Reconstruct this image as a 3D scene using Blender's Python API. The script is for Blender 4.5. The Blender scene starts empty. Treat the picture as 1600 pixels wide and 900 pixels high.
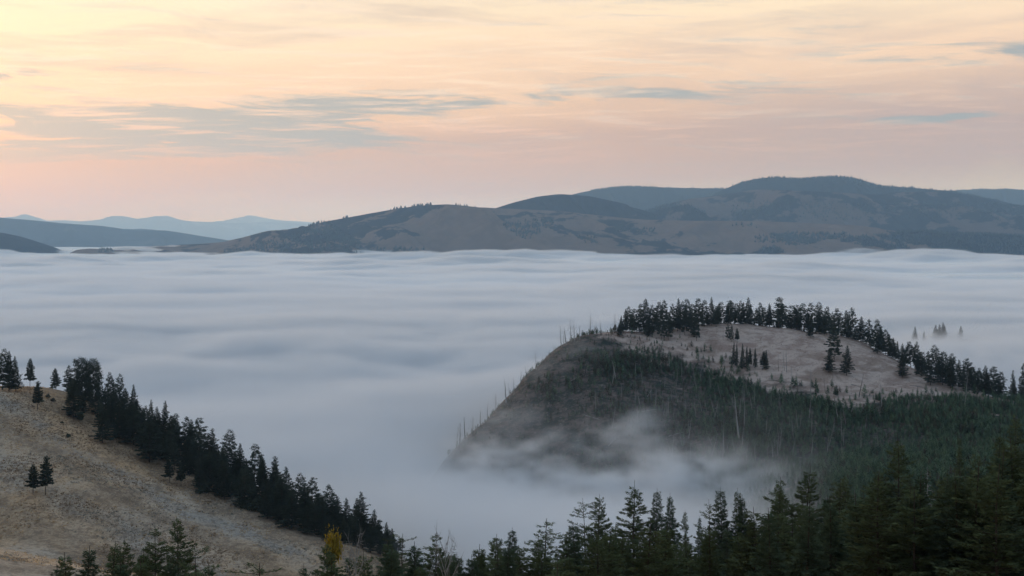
import bpy, math, random
import numpy as np
from mathutils import Vector, Matrix

SC = bpy.context.scene
COL = SC.collection
F = 2198.0            # focal length in photograph pixels
HY = 370.0            # row of the horizon in the photograph

# ------------------------------------------------------------------ camera
cam = bpy.data.cameras.new('camera')
cam.lens = F / 1600.0 * 36.0
cam.sensor_width = 36.0
cam.shift_y = -(450.0 - HY) / 1600.0
cam.clip_start = 0.5
cam.clip_end = 200000.0
cam_ob = bpy.data.objects.new('camera', cam)
COL.objects.link(cam_ob)
cam_ob.location = (0, 0, 0)
cam_ob.rotation_euler = (math.radians(90), 0, 0)
SC.camera = cam_ob

SUN_EL, SUN_AZ = math.radians(7.0), math.radians(-32.0)   # low sun behind thin cloud, ahead and to the left

# ------------------------------------------------------------------ render settings
SC.view_settings.view_transform = 'Standard'
SC.view_settings.look = 'None'
SC.view_settings.exposure = 0.08
SC.view_settings.gamma = 1.0
SC.cycles.max_bounces = 8
SC.cycles.diffuse_bounces = 3
SC.cycles.glossy_bounces = 1
SC.cycles.transmission_bounces = 2
SC.cycles.volume_bounces = 5
SC.cycles.transparent_max_bounces = 6
SC.cycles.use_denoising = True
SC.cycles.use_adaptive_sampling = True
SC.cycles.adaptive_threshold = 0.02
SC.cycles.volume_step_rate = 1.0
SC.cycles.volume_max_steps = 512
SC.cycles.sample_clamp_indirect = 4.0


# ------------------------------------------------------------------ node helpers
class NT:
    """A node tree wrapped so that formulas can be written as Python expressions."""
    def __init__(self, tree):
        self.t = tree
        self.n = tree.nodes
        self.l = tree.links

    def new(self, kind, **props):
        nd = self.n.new(kind)
        for k, v in props.items():
            setattr(nd, k, v)
        return nd

    def put(self, sock, v):
        if isinstance(v, X):
            self.l.new(v.s, sock)
        elif isinstance(v, (tuple, list)):
            v = tuple(v)
            if len(sock.default_value) == 4 and len(v) == 3:
                v = v + (1.0,)
            sock.default_value = v
        else:
            try:
                sock.default_value = v
            except TypeError:
                sock.default_value = (v, v, v)

    def math(self, op, a, b=None, c=None, clamp=False):
        nd = self.new('ShaderNodeMath', operation=op, use_clamp=clamp)
        self.put(nd.inputs[0], a)
        if b is not None:
            self.put(nd.inputs[1], b)
        if c is not None:
            self.put(nd.inputs[2], c)
        return X(self, nd.outputs[0])

    def vec(self, x, y, z):
        nd = self.new('ShaderNodeCombineXYZ')
        for i, v in enumerate((x, y, z)):
            self.put(nd.inputs[i], v)
        return X(self, nd.outputs[0])

    def sep(self, v):
        nd = self.new('ShaderNodeSeparateXYZ')
        self.put(nd.inputs[0], v)
        return [X(self, o) for o in nd.outputs]

    def noise(self, v, scale=1.0, detail=3.0, rough=0.5, dist=0.0, lac=2.0):
        nd = self.new('ShaderNodeTexNoise')
        self.put(nd.inputs['Vector'], v)
        nd.inputs['Scale'].default_value = scale
        nd.inputs['Detail'].default_value = detail
        nd.inputs['Roughness'].default_value = rough
        nd.inputs['Lacunarity'].default_value = lac
        nd.inputs['Distortion'].default_value = dist
        return X(self, nd.outputs[0])

    def ramp(self, v, a, b, c=0.0, d=1.0, kind='SMOOTHSTEP'):
        nd = self.new('ShaderNodeMapRange', interpolation_type=kind)
        self.put(nd.inputs[0], v)
        for i, w in enumerate((a, b, c, d)):
            self.put(nd.inputs[i + 1], w)
        return X(self, nd.outputs[0])

    def mix(self, f, a, b, mode='MIX'):
        nd = self.new('ShaderNodeMix', data_type='RGBA', blend_type=mode, clamp_factor=True)
        self.put(nd.inputs[0], f)
        self.put(nd.inputs[6], a)
        self.put(nd.inputs[7], b)
        return X(self, nd.outputs[2])

    def curve(self, v, stops):
        nd = self.new('ShaderNodeValToRGB')
        cr = nd.color_ramp
        cr.interpolation = 'EASE' if len(stops) == 2 else 'LINEAR'
        cr.elements[0].position, cr.elements[0].color = stops[0][0], tuple(stops[0][1]) + (1,)
        cr.elements[1].position, cr.elements[1].color = stops[1][0], tuple(stops[1][1]) + (1,)
        for p, c in stops[2:]:
            e = cr.elements.new(p)
            e.color = tuple(c) + (1,)
        self.put(nd.inputs[0], v)
        return X(self, nd.outputs[0])


class X:
    def __init__(self, nt, s):
        self.nt, self.s = nt, s
    def __add__(self, o): return self.nt.math('ADD', self, o)
    __radd__ = __add__
    def __sub__(self, o): return self.nt.math('SUBTRACT', self, o)
    def __rsub__(self, o): return self.nt.math('SUBTRACT', o, self)
    def __mul__(self, o): return self.nt.math('MULTIPLY', self, o)
    __rmul__ = __mul__
    def __truediv__(self, o): return self.nt.math('DIVIDE', self, o)
    def __rtruediv__(self, o): return self.nt.math('DIVIDE', o, self)
    def __neg__(self): return self.nt.math('MULTIPLY', self, -1.0)


def lin(r, g, b):
    """sRGB 0-255 to linear."""
    return tuple(((c / 255.0) / 12.92) if c / 255.0 < 0.04045 else (((c / 255.0) + 0.055) / 1.055) ** 2.4 for c in (r, g, b))


# ------------------------------------------------------------------ world: thin high cloud over a low-sun sky
world = bpy.data.worlds.new('World')
SC.world = world
world.use_nodes = True
world.node_tree.nodes.clear()
W = NT(world.node_tree)
tc = W.new('ShaderNodeTexCoord')
D3 = X(W, tc.outputs['Generated'])
dx, dy, dz = W.sep(D3)
hor = W.math('SQRT', dx * dx + dy * dy)
tel = dz / W.math('MAXIMUM', hor, 0.05)              # tangent of the elevation
azi = W.math('ARCTAN2', dx, dy)                      # 0 ahead, positive to the right
sky = W.new('ShaderNodeTexSky', sky_type='NISHITA', sun_disc=False)
sky.sun_elevation = SUN_EL
sky.sun_rotation = SUN_AZ
sky.air_density = 1.2
sky.dust_density = 2.0
nis = W.new('ShaderNodeVectorMath', operation='SCALE')
W.l.new(sky.outputs[0], nis.inputs[0])
nis.inputs['Scale'].default_value = 0.10
# colour of the sunlit cloud sheet by height above the horizon
wob = W.noise(W.vec(azi * 2.2, tel * 7.0, 5.0), 2.0, 2.0)
soft = W.noise(W.vec(azi * 2.6 + wob, tel * 11.0 + wob * 0.6, 1.0), 1.6, 5.0, 0.6, 0.3)
tw = tel + (soft - 0.5) * 0.05 - azi * 0.035
SHEET = [(0.00, lin(222, 221, 186)), (0.05, lin(217, 207, 172)), (0.11, lin(196, 173, 159)), (0.19, lin(205, 172, 153)),
         (0.27, lin(238, 202, 168)), (0.36, lin(248, 216, 182)), (0.48, lin(252, 231, 196)), (0.60, lin(252, 236, 213)),
         (0.74, lin(236, 228, 216)), (0.88, lin(196, 203, 208)), (1.0, lin(160, 182, 200))]
# the stops run over tan(elevation) 0 .. 0.34, beyond that the sheet fades to the cool upper sky
sheet = W.curve(W.ramp(tw, 0.0, 0.34, 0.0, 1.0, 'LINEAR'), SHEET)
vs = W.new('ShaderNodeVectorMath', operation='SCALE'); W.put(vs.inputs[0], sheet)
W.put(vs.inputs['Scale'], W.ramp(tw, 0.06, 0.16, 1.0, 1.12)); sheet = X(W, vs.outputs[0])
# warm glow only toward the sun's side; the opposite sky is cool and dim
away = W.ramp(W.math('ABSOLUTE', azi + 0.25), 0.75, 2.2)
sheet = W.mix(away * 0.85, sheet, lin(127, 155, 183))
up = W.ramp(tel, 0.20, 0.85)
sheet = W.mix(up, sheet, lin(120, 159, 190))
# streaks: noise on sheets of cloud seen at a slant
def streak(sx, sy, shear, seed, detail=6.0, rough=0.6, dist=0.15, bend=1.0):
    return W.noise(W.vec(azi * sx + wob * bend * 0.5, tel * sy + azi * shear + wob * bend, seed), 1.0, detail, rough, dist)
n1 = streak(7.0, 60.0, 3.0, 3.3, 7.0, 0.62, 0.5, 2.0)
n2 = streak(9.0, 150.0, 7.0, 8.1, 7.0, 0.60, 0.25, 3.0)
n3 = streak(3.0, 34.0, -2.0, 12.1, 6.0, 0.6, 0.4, 2.0)
n4 = streak(14.0, 260.0, -12.0, 21.0, 6.0, 0.6, 0.3, 4.0)
def bump(ca, ct, wa, wt):
    a = (azi - ca) / wa
    t = (tel - ct - (wob - 0.5) * 0.02) / wt
    return W.math('EXPONENT', -(a * a + t * t))
GAP = lin(150, 166, 173)
env = (bump(-0.13, 0.0945, 0.17, 0.0055) + bump(-0.32, 0.066, 0.11, 0.013) * 2.0 + bump(-0.21, 0.072, 0.10, 0.012) * 2.3 + bump(-0.17, 0.084, 0.10, 0.006) * 0.9
       + bump(-0.36, 0.108, 0.06, 0.003) * 0.9 + bump(-0.36, 0.083, 0.06, 0.004) * 0.9 + bump(0.30, 0.081, 0.075, 0.0030) * 0.9
       + bump(0.09, 0.111, 0.10, 0.009) * 0.30 + bump(0.32, 0.125, 0.09, 0.008) * 0.5 + bump(0.05, 0.100, 0.20, 0.004) * 0.35)
env = env * W.ramp(n1 * 0.6 + n3 * 0.4, 0.40, 0.58, 0.10, 1.25)
gap = W.ramp(env * 0.92 + (n1 - 0.5) * 1.3 + (n2 - 0.5) * 2.2 + (n4 - 0.5) * 1.0, 0.10, 0.70)
col = W.mix(W.ramp(n3 * 0.6 + n1 * 0.4, 0.45, 0.68) * W.ramp(tel, 0.02, 0.06) * 0.55, sheet, lin(196, 178, 172))
col = W.mix(W.ramp(azi, 0.02, 0.30) * W.ramp(tel, 0.02, 0.06) * W.ramp(tel, 0.085, 0.13, 1.0, 0.0) * 0.55, col, lin(180, 163, 162))
veil = W.ramp(tel, 0.02, 0.07)
col = W.mix(gap * veil * 0.88, col, GAP)
warm = W.mix(W.ramp(tel, 0.05, 0.12), lin(244, 196, 168), (1.1, 0.88, 0.66))
col = W.mix(W.ramp(n2 * 0.55 + n4 * 0.45, 0.48, 0.62) * W.ramp(tel, 0.035, 0.08) * W.ramp(azi, -0.1, 0.35, 0.75, 0.25), col, warm)
col = W.mix(0.12, col, X(W, nis.outputs[0]))
low = W.ramp(tel, -0.02, 0.0)
col = W.mix(low, lin(120, 128, 140), col)
bg = W.new('ShaderNodeBackground')
W.put(bg.inputs[0], col)
bg.inputs[1].default_value = 1.0
wo = W.new('ShaderNodeOutputWorld')
W.l.new(bg.outputs[0], wo.inputs[0])
world.cycles.sampling_method = 'MANUAL'
world.cycles.sample_map_resolution = 1024

# ------------------------------------------------------------------ sun: veiled, very soft
sl = bpy.data.lights.new('sun', 'SUN')
sl.energy = 1.9
sl.angle = math.radians(16)
sl.color = (1.0, 0.86, 0.70)
so = bpy.data.objects.new('sun', sl)
COL.objects.link(so)
sd = Vector((math.sin(SUN_AZ) * math.cos(SUN_EL), math.cos(SUN_AZ) * math.cos(SUN_EL), math.sin(SUN_EL)))
so.rotation_euler = sd.to_track_quat('Z', 'Y').to_euler()
so.location = (0, 0, 50)

# ------------------------------------------------------------------ numpy noise
def vnoise(x, y, seed):
    rs = np.random.RandomState(seed)
    T = rs.rand(256, 256)
    xi = np.floor(x).astype(np.int64); yi = np.floor(y).astype(np.int64)
    fx = x - xi; fy = y - yi
    fx = fx * fx * fx * (fx * (fx * 6 - 15) + 10); fy = fy * fy * fy * (fy * (fy * 6 - 15) + 10)
    a = T[xi % 256, yi % 256]; b = T[(xi + 1) % 256, yi % 256]
    c = T[xi % 256, (yi + 1) % 256]; d = T[(xi + 1) % 256, (yi + 1) % 256]
    return (a + (b - a) * fx) * (1 - fy) + (c + (d - c) * fx) * fy - 0.5


def fbm(x, y, wave, octaves=4, seed=1, gain=0.5):
    x = np.asarray(x, float); y = np.asarray(y, float)
    s = np.zeros(np.broadcast(x, y).shape); a = 1.0; f = 1.0 / wave
    for k in range(octaves):
        ca, sa = math.cos(0.6 * k), math.sin(0.6 * k)
        s = s + a * vnoise((x * ca - y * sa) * f + 17.3 * k, (x * sa + y * ca) * f + 9.1 * k, seed + k)
        a *= gain; f *= 2.03
    return s


def ridged(x, y, wave, octaves=4, seed=1):
    s = 0.0; a = 1.0; f = 1.0 / wave
    for k in range(octaves):
        s = s + a * (1 - 2 * np.abs(vnoise(x * f + 11.7 * k, y * f + 5.3 * k, seed + k)) * 2)
        a *= 0.5; f *= 2.1
    return s


def P(px, py, D):
    return ((px - 800.0) / F * D, D, -(py - HY) / F * D)


# ------------------------------------------------------------------ near terrain: smooth surface through surveyed points, plus relief
pts = []
def add(*p): pts.append(p)
for p in [(0, 0, -2.2), (-40, 0, -5), (40, 0, -3), (-160, 0, -24), (160, 0, 4), (0, -60, 0), (-100, -80, -8), (100, -80, 4),
          (0, 60, -23), (-80, 100, -38), (0, 100, -37), (60, 100, -32), (150, 110, -22),
          (-100, 200, -61), (-50, 200, -62), (0, 200, -62), (60, 200, -57), (120, 200, -48), (220, 220, -36),
          (0, 150, -50), (35, 150, -48), (-70, 150, -50), (-200, 180, -52), (-300, 200, -50),
          (40, 300, -86), (0, 280, -84), (-20, 330, -100), (40, 400, -116), (110, 320, -76), (110, 420, -90), (200, 350, -60), (300, 400, -55),
          (0, 380, -108), (20, 450, -126), (60, 500, -116), (0, 520, -138), (-60, 600, -145), (-50, 480, -130),
          (-200, 700, -150), (-300, 900, -150), (-100, 850, -150), (0, 1000, -150), (200, 1150, -150), (400, 1100, -150),
          (-400, 600, -140), (-600, 800, -150), (-600, 400, -60), (-400, 300, -45), (-500, 1300, -150), (0, 1400, -150), (500, 1400, -150),
          (650, 900, -150), (700, 600, -80), (600, 300, -40), (450, 650, -85), (500, 1000, -150), (-600, -50, -20), (600, -50, 20)]:
    add(*p)
LEFT_RIDGE = [(-200, 592, 482), (0, 602, 476), (80, 600, 470), (120, 630, 458), (160, 662, 450), (240, 712, 437), (320, 762, 422),
              (400, 803, 407), (500, 845, 391), (600, 880, 378)]
for q in LEFT_RIDGE:
    p = P(*q); add(*p)
    add(p[0] + 0.577 * 45, p[1] + 0.816 * 45, p[2] - 17)
    add(p[0] + 0.577 * 100, p[1] + 0.816 * 100, max(p[2] - 52, -140))
for q in [(0, 720, 402), (150, 760, 394), (300, 835, 384), (300, 895, 347), (150, 893, 338), (450, 892, 366), (30, 862, 336), (-200, 860, 350),
          (0, 850, 300), (130, 882, 298), (260, 908, 294), (30, 885, 317), (150, 905, 318), (-200, 830, 300)]:
    add(*P(*q))
CREST = [(930, 518, 745), (1000, 512, 765), (1100, 510, 785), (1200, 513, 790), (1300, 520, 780), (1350, 530, 770), (1400, 562, 745),
         (1450, 584, 725), (1500, 600, 705), (1560, 618, 680), (1640, 628, 665), (1800, 640, 660)]
for q in CREST:
    p = P(*q); add(*p)
    add(p[0] * 1.06 + 4, p[1] + 60, p[2] - 20)
    add(p[0] * 1.12 + 8, p[1] + 140, max(p[2] - 62, -145))
EDGE = [(890, 535, 737), (850, 562, 717), (800, 612, 690), (760, 647, 670), (720, 684, 650), (670, 745, 625)]
for q in EDGE:
    p = P(*q); add(*p)
    add(p[0] - 45, p[1] + 40, max(p[2] - 32, -150))
for q in [(1000, 541, 736), (1100, 546, 738), (1200, 552, 732), (1300, 582, 702), (1400, 603, 690), (1300, 628, 664), (1100, 600, 694),
          (950, 600, 672), (860, 640, 660), (1000, 642, 650), (1000, 700, 612), (1000, 765, 586), (900, 700, 618), (800, 702, 634), (850, 800, 600),
          (1200, 662, 622), (1200, 742, 560), (1400, 642, 636), (1400, 700, 560), (1550, 652, 590), (1660, 664, 580), (1300, 790, 455),
          (1100, 790, 540), (1500, 730, 470), (1620, 720, 470)]:
    add(*P(*q))
PTS = np.array(pts, float)
_c = PTS[:, :2] / 100.0
def _U(r2):
    return 0.5 * r2 * np.log(r2 + 1e-9)
_n = len(PTS)
_K = _U(((_c[:, None, :] - _c[None, :, :]) ** 2).sum(-1)) + np.eye(_n) * 0.02
_A = np.zeros((_n + 3, _n + 3)); _A[:_n, :_n] = _K; _A[:_n, _n] = 1; _A[:_n, _n + 1:] = _c; _A[_n, :_n] = 1; _A[_n + 1:, :_n] = _c.T
_w = np.linalg.solve(_A, np.concatenate([PTS[:, 2], np.zeros(3)]))


def ground_z(x, y):
    """Height of the near ground at arrays x, y (metres; the camera is at the origin)."""
    x = np.asarray(x, float); y = np.asarray(y, float)
    shp = np.broadcast(x, y).shape
    X1 = np.broadcast_to(x, shp).ravel() / 100.0; Y1 = np.broadcast_to(y, shp).ravel() / 100.0
    xc = np.clip(X1, -7, 8); yc = np.clip(Y1, -1, 15)
    z = np.full(X1.shape, _w[_n]) + _w[_n + 1] * xc + _w[_n + 2] * yc
    for i in range(_n):
        z += _w[i] * _U((xc - _c[i, 0]) ** 2 + (yc - _c[i, 1]) ** 2)
    z = z.reshape(shp); X0 = X1.reshape(shp) * 100; Y0 = Y1.reshape(shp) * 100
    # the mist-wrapped mound right of the knoll
    m = lambda px, D, h, wx, wy: h * np.exp(-((X0 - (px - 800) / F * D) / wx) ** 2 - ((Y0 - D) / wy) ** 2)
    z = np.maximum(z, -160)
    z = np.maximum(z, -150 + m(1415, 1150, 64, 60, 70)) 
    z = np.maximum(z, -150 + m(1500, 1165, 66, 70, 80))
    z = np.maximum(z, -150 + m(1400, 1400, 52, 120, 120))
    # the knoll's steep left edge falls away on both sides of a straight spur
    ppx = 800 + F * X0 / np.maximum(Y0, 60.0)
    e_py = np.interp(ppx, [600, 670, 720, 760, 800, 850, 870, 890, 910, 930, 960], [860, 748, 686, 648, 610, 560, 543, 531, 521, 513, 500]) + 2.5 * np.sin(ppx * 0.11) * np.sin(ppx * 0.043)
    e_D = np.interp(ppx, [600, 670, 720, 760, 800, 850, 890, 930, 960], [600, 625, 650, 670, 690, 717, 737, 748, 756])
    cap = -(e_py - HY) / F * Y0 - 0.16 * np.maximum(np.abs(Y0 - e_D) - 6, 0) - 0.6
    zone = (Y0 > 540) & (Y0 < 1000) & (ppx < 960) & (ppx > 560)
    k = 2.5; hh_ = np.clip(0.5 + 0.5 * (cap - z) / k, 0, 1); soft = z * hh_ + cap * (1 - hh_) - k * hh_ * (1 - hh_)
    z = np.where(zone, np.maximum(soft, -160), z)
    far = np.maximum(np.maximum(np.abs(X0) - 600, 0), np.maximum(Y0 - 1400, 0) + np.maximum(-Y0 - 80, 0))
    k = np.clip(far / 300.0, 0, 1)
    z = z * (1 - k) + (-151) * k
    z = z + fbm(X0, Y0, 60, 5, 11, 0.5) * 3.2 * (1 - k) + fbm(X0, Y0, 9, 3, 31) * 0.5 * (1 - k)
    return np.maximum(z, -155)


def gz(x, y):
    return float(ground_z(np.array([x]), np.array([y]))[0])


def hit(px, py, d0=100.0, d1=1500.0):
    dmax = 520.0 if px < 640 else 830.0
    return _hit(px, py, d0, d1, dmax)


def _hit(px, py, d0, d1, dmax):
    """Where the sight line through photograph pixel (px, py) first meets the near ground."""
    D = np.arange(d0, d1, 1.0)
    zz = -(py - HY) / F * D
    g = ground_z((px - 800.0) / F * D, D)
    w = np.nonzero(g >= zz)[0]
    if len(w) == 0 or D[w[0]] > dmax:
        k = D < dmax                       # the line just clears the crest: stand on the crest
        i = int(np.argmin(np.where(k, zz - g, 1e9)))
        return ((px - 800.0) / F * D[i], D[i], float(g[i]))
    d = D[w[0]]
    return ((px - 800.0) / F * d, d, float(g[w[0]]))


# ------------------------------------------------------------------ mesh helpers
def mesh_obj(name, verts, faces, mats, parent=None, smooth=False, loops=None):
    """verts (n,3), faces (m,3) or (m,4) array -> mesh object."""
    me = bpy.data.meshes.new(name)
    verts = np.ascontiguousarray(verts, dtype=np.float32); faces = np.ascontiguousarray(faces, dtype=np.int32)
    k = faces.shape[1]
    me.vertices.add(len(verts)); me.vertices.foreach_set('co', verts.ravel())
    me.loops.add(faces.size); me.loops.foreach_set('vertex_index', faces.ravel())
    me.polygons.add(len(faces))
    me.polygons.foreach_set('loop_start', np.arange(0, faces.size, k, dtype=np.int32))
    if smooth:
        me.polygons.foreach_set('use_smooth', np.ones(len(faces), dtype=bool))
    me.update(calc_edges=True)
    for m in (mats if isinstance(mats, (list, tuple)) else [mats]):
        me.materials.append(m)
    o = bpy.data.objects.new(name, me)
    COL.objects.link(o)
    if parent is not None:
        o.parent = parent
    return o


def grid_faces(nx, ny):
    i = np.arange(nx - 1)[None, :] + np.arange(ny - 1)[:, None] * nx
    i = i.ravel()
    return np.stack([i, i + 1, i + 1 + nx, i + nx], 1)


def sheet_obj(name, xs, ys, zfun, mat, kind):
    Xg, Yg = np.meshgrid(xs, ys)
    Z = zfun(Xg, Yg)
    o = mesh_obj(name, np.stack([Xg.ravel(), Yg.ravel(), Z.ravel()], 1), grid_faces(len(xs), len(ys)), mat, smooth=True)
    o['kind'] = kind
    return o


def axis(segments):
    """[(start, end, step), ...] joined into one increasing axis."""
    out = []
    for a, b, s in segments:
        out.extend(np.arange(a, b, s).tolist())
    out.append(segments[-1][1])
    return np.array(out)


def new_mat(name):
    m = bpy.data.materials.new(name)
    m.use_nodes = True
    m.node_tree.nodes.clear()
    nt = NT(m.node_tree)
    out = nt.new('ShaderNodeOutputMaterial')
    return m, nt, out


def principled(nt, out, col, rough=0.9, bump=None, dist=0.1, strength=1.0, spec=0.2):
    b = nt.new('ShaderNodeBsdfPrincipled')
    nt.put(b.inputs['Base Color'], col)
    nt.put(b.inputs['Roughness'], rough)
    b.inputs['Specular IOR Level'].default_value = spec
    if bump is not None:
        bp = nt.new('ShaderNodeBump')
        bp.inputs['Strength'].default_value = strength
        bp.inputs['Distance'].default_value = dist
        nt.put(bp.inputs['Height'], bump)
        nt.l.new(bp.outputs[0], b.inputs['Normal'])
    nt.l.new(b.outputs[0], out.inputs[0])
    return b


def pos(nt):
    g = nt.new('ShaderNodeNewGeometry')
    return X(nt, g.outputs['Position'])


# ------------------------------------------------------------------ ground material: dry grass, sage, needle litter
def ground_material():
    m, nt, out = new_mat('dry_grassland')
    p = pos(nt); x, y, z = nt.sep(p)
    big = nt.noise(p, 0.018, 4, 0.6, 0.6)
    mid = nt.noise(nt.vec(x * 0.09, y * 0.09, z * 0.2), 1.0, 6, 0.68, 0.3)
    fine = nt.noise(nt.vec(x * 0.8, y * 0.6, z * 1.0), 1.0, 5, 0.75)
    straw = (0.58, 0.385, 0.235); frost = (0.53, 0.43, 0.345); brown = (0.20, 0.14, 0.10); sage = (0.19, 0.195, 0.175)
    c = nt.mix(nt.ramp(big, 0.40, 0.60), straw, frost)
    c = nt.mix(nt.ramp(mid, 0.50, 0.66) * 0.6, c, brown)
    c = nt.mix(nt.ramp(nt.noise(p, 0.022, 4, 0.6, 0.8), 0.50, 0.60) * 0.55, c, (0.21, 0.145, 0.10))
    # swales of frosted sage and of dark dead forbs run along the contour below the ridge
    band = x * 0.577 + y * 0.816 + (nt.noise(p, 0.03, 4, 0.6) - 0.5) * 22.0
    def strip(a, b, w=3.0):
        return nt.ramp(band, a - w, a + w) * nt.ramp(band, b - w, b + w, 1.0, 0.0)
    c = nt.mix(strip(256, 264) * 0.5 + strip(279, 292) * 0.65 + strip(214, 229) * 0.4, c, nt.mix(fine, (0.13, 0.09, 0.066), (0.22, 0.155, 0.11)))
    c = nt.mix((strip(266.5, 274) * 0.7 + strip(236, 246) * 0.35) * nt.ramp(mid * 0.5 + big * 0.5, 0.38, 0.56), c, nt.mix(fine, (0.22, 0.225, 0.22), (0.42, 0.41, 0.40)))
    c = nt.mix(nt.ramp(fine, 0.56, 0.70) * 0.7, c, sage)
    c = nt.mix(nt.ramp(nt.noise(p, 0.6, 3, 0.7), 0.58, 0.72) * 0.5, c, (0.43, 0.31, 0.17))
    tuf = nt.noise(nt.vec(x * 0.55, y * 0.40, z * 0.5), 1.0, 4, 0.7, 0.5)
    tuf2 = nt.noise(nt.vec(x * 1.7, y * 1.1, z * 1.5), 1.0, 3, 0.7)
    c = nt.mix(nt.ramp(tuf, 0.50, 0.60) * 0.55, c, (0.20, 0.15, 0.11))
    c = nt.mix(nt.ramp(tuf2, 0.52, 0.66) * 0.45, c, (0.25, 0.20, 0.15))
    c = nt.mix(nt.ramp(tuf * 0.5 + tuf2 * 0.5, 0.42, 0.50, 1.0, 0.0) * 0.45, c, (0.56, 0.45, 0.32))
    # the knoll beyond the fog is rosier and, below its meadow, burnt ground with litter and regrowth
    far = nt.ramp(y, 520, 600)
    kn = nt.mix(nt.ramp(mid, 0.42, 0.62), (0.57, 0.46, 0.41), (0.36, 0.265, 0.23))
    kn = nt.mix(nt.ramp(nt.noise(p, 0.045, 5, 0.65, 0.6), 0.50, 0.62) * 0.65, kn, (0.25, 0.18, 0.145))
    kn = nt.mix(nt.ramp(fine, 0.5, 0.7) * 0.5, kn, (0.46, 0.40, 0.37))
    c = nt.mix(far, c, kn)
    at = nt.new('ShaderNodeAttribute'); at.attribute_name = 'burn'
    burn = X(nt, at.outputs['Fac'])
    bc = nt.mix(nt.ramp(nt.noise(p, 0.16, 5, 0.75), 0.40, 0.62), (0.028, 0.040, 0.036), (0.140, 0.108, 0.098))
    bc = nt.mix(nt.ramp(nt.noise(p, 0.5, 4, 0.75), 0.54, 0.68) * 0.6, bc, (0.27, 0.235, 0.215))
    edge = nt.ramp(burn + (nt.noise(p, 0.055, 5, 0.7) - 0.5) * 2.3, 0.30, 0.75)
    c = nt.mix(edge, c, bc)
    principled(nt, out, c, 0.95, nt.noise(p, 1.4, 4, 0.75) + mid * 1.2, 0.6, 0.7, 0.05)
    return m

# ------------------------------------------------------------------ the ground sheet
def meadow_edge(px):
    """Photograph row below which the knoll's meadow gives way to burnt ground with young pines."""
    return np.interp(px, [700, 850, 930, 985, 1010, 1060, 1120, 1180, 1250, 1330, 1400, 1480, 1540, 1600],
                     [300, 400, 512, 535, 548, 562, 585, 600, 612, 630, 632, 624, 630, 625])

def build_ground():
    xs = axis([(-45000, -10000, 5000), (-10000, -2000, 1000), (-2000, -700, 100), (-700, -260, 10), (-260, 330, 2.5), (330, 560, 5),
               (560, 900, 20), (900, 2000, 100), (2000, 10000, 1000), (10000, 45000, 5000)])
    ys = axis([(-1900, -100, 150), (-100, 250, 6), (250, 820, 2.5), (820, 1300, 6), (1300, 1800, 25), (1800, 6000, 300),
               (6000, 49000, 2500)])
    g = sheet_obj('ground', xs, ys, ground_z, ground_material(), 'structure')
    me = g.data
    co = np.empty(len(me.vertices) * 3, np.float32); me.vertices.foreach_get('co', co); co = co.reshape(-1, 3)
    px = 800 + F * co[:, 0] / np.maximum(co[:, 1], 50); py = HY - F * co[:, 2] / np.maximum(co[:, 1], 50)
    b = np.clip((py - meadow_edge(px)) / 60.0 + 0.5, 0, 1) * np.clip((co[:, 1] - 500) / 60, 0, 1)
    b = np.maximum(b, 0.8 * (co[:, 1] > 950) * (co[:, 1] < 1600))
    # nearer conifer woods stand on litter, and so does the strip under the trees on the left ridge
    b = np.maximum(b, np.clip((co[:, 0] + 0.10 * co[:, 1]) / 20, 0, 1) * (co[:, 1] < 520) * (co[:, 1] > 60))
    at = me.attributes.new('burn', 'FLOAT', 'POINT'); at.data.foreach_set('value', b.astype(np.float32))
    return g

ground = build_ground()
ground['label'] = 'dry grass slopes, frosted meadow and burnt ground falling to the valley'
ground['category'] = 'ground'


# ------------------------------------------------------------------ distant hills
def hill_material(name, grass, wood, wave, wood_amt, streak=0.0):
    m, nt, out = new_mat(name)
    p = pos(nt); x, y, z = nt.sep(p)
    n = nt.noise(nt.vec(x, y * 0.7, z * 2.5), 1.0 / wave, 5, 0.6, 0.8)
    n2 = nt.noise(nt.vec(x, y * 0.6, z * 2.0), 6.0 / wave, 5, 0.7, 0.3)
    c = nt.mix(nt.ramp(n2, 0.35, 0.65) * 0.6, grass, tuple(0.6 * g for g in grass))
    k = nt.ramp(n + (n2 - 0.5) * 0.35, 0.57 - wood_amt, 0.60 - wood_amt)
    c = nt.mix(k * 0.9, c, wood)
    principled(nt, out, c, 1.0, n2, wave * 0.02, 0.4, 0.0)
    return m


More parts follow.
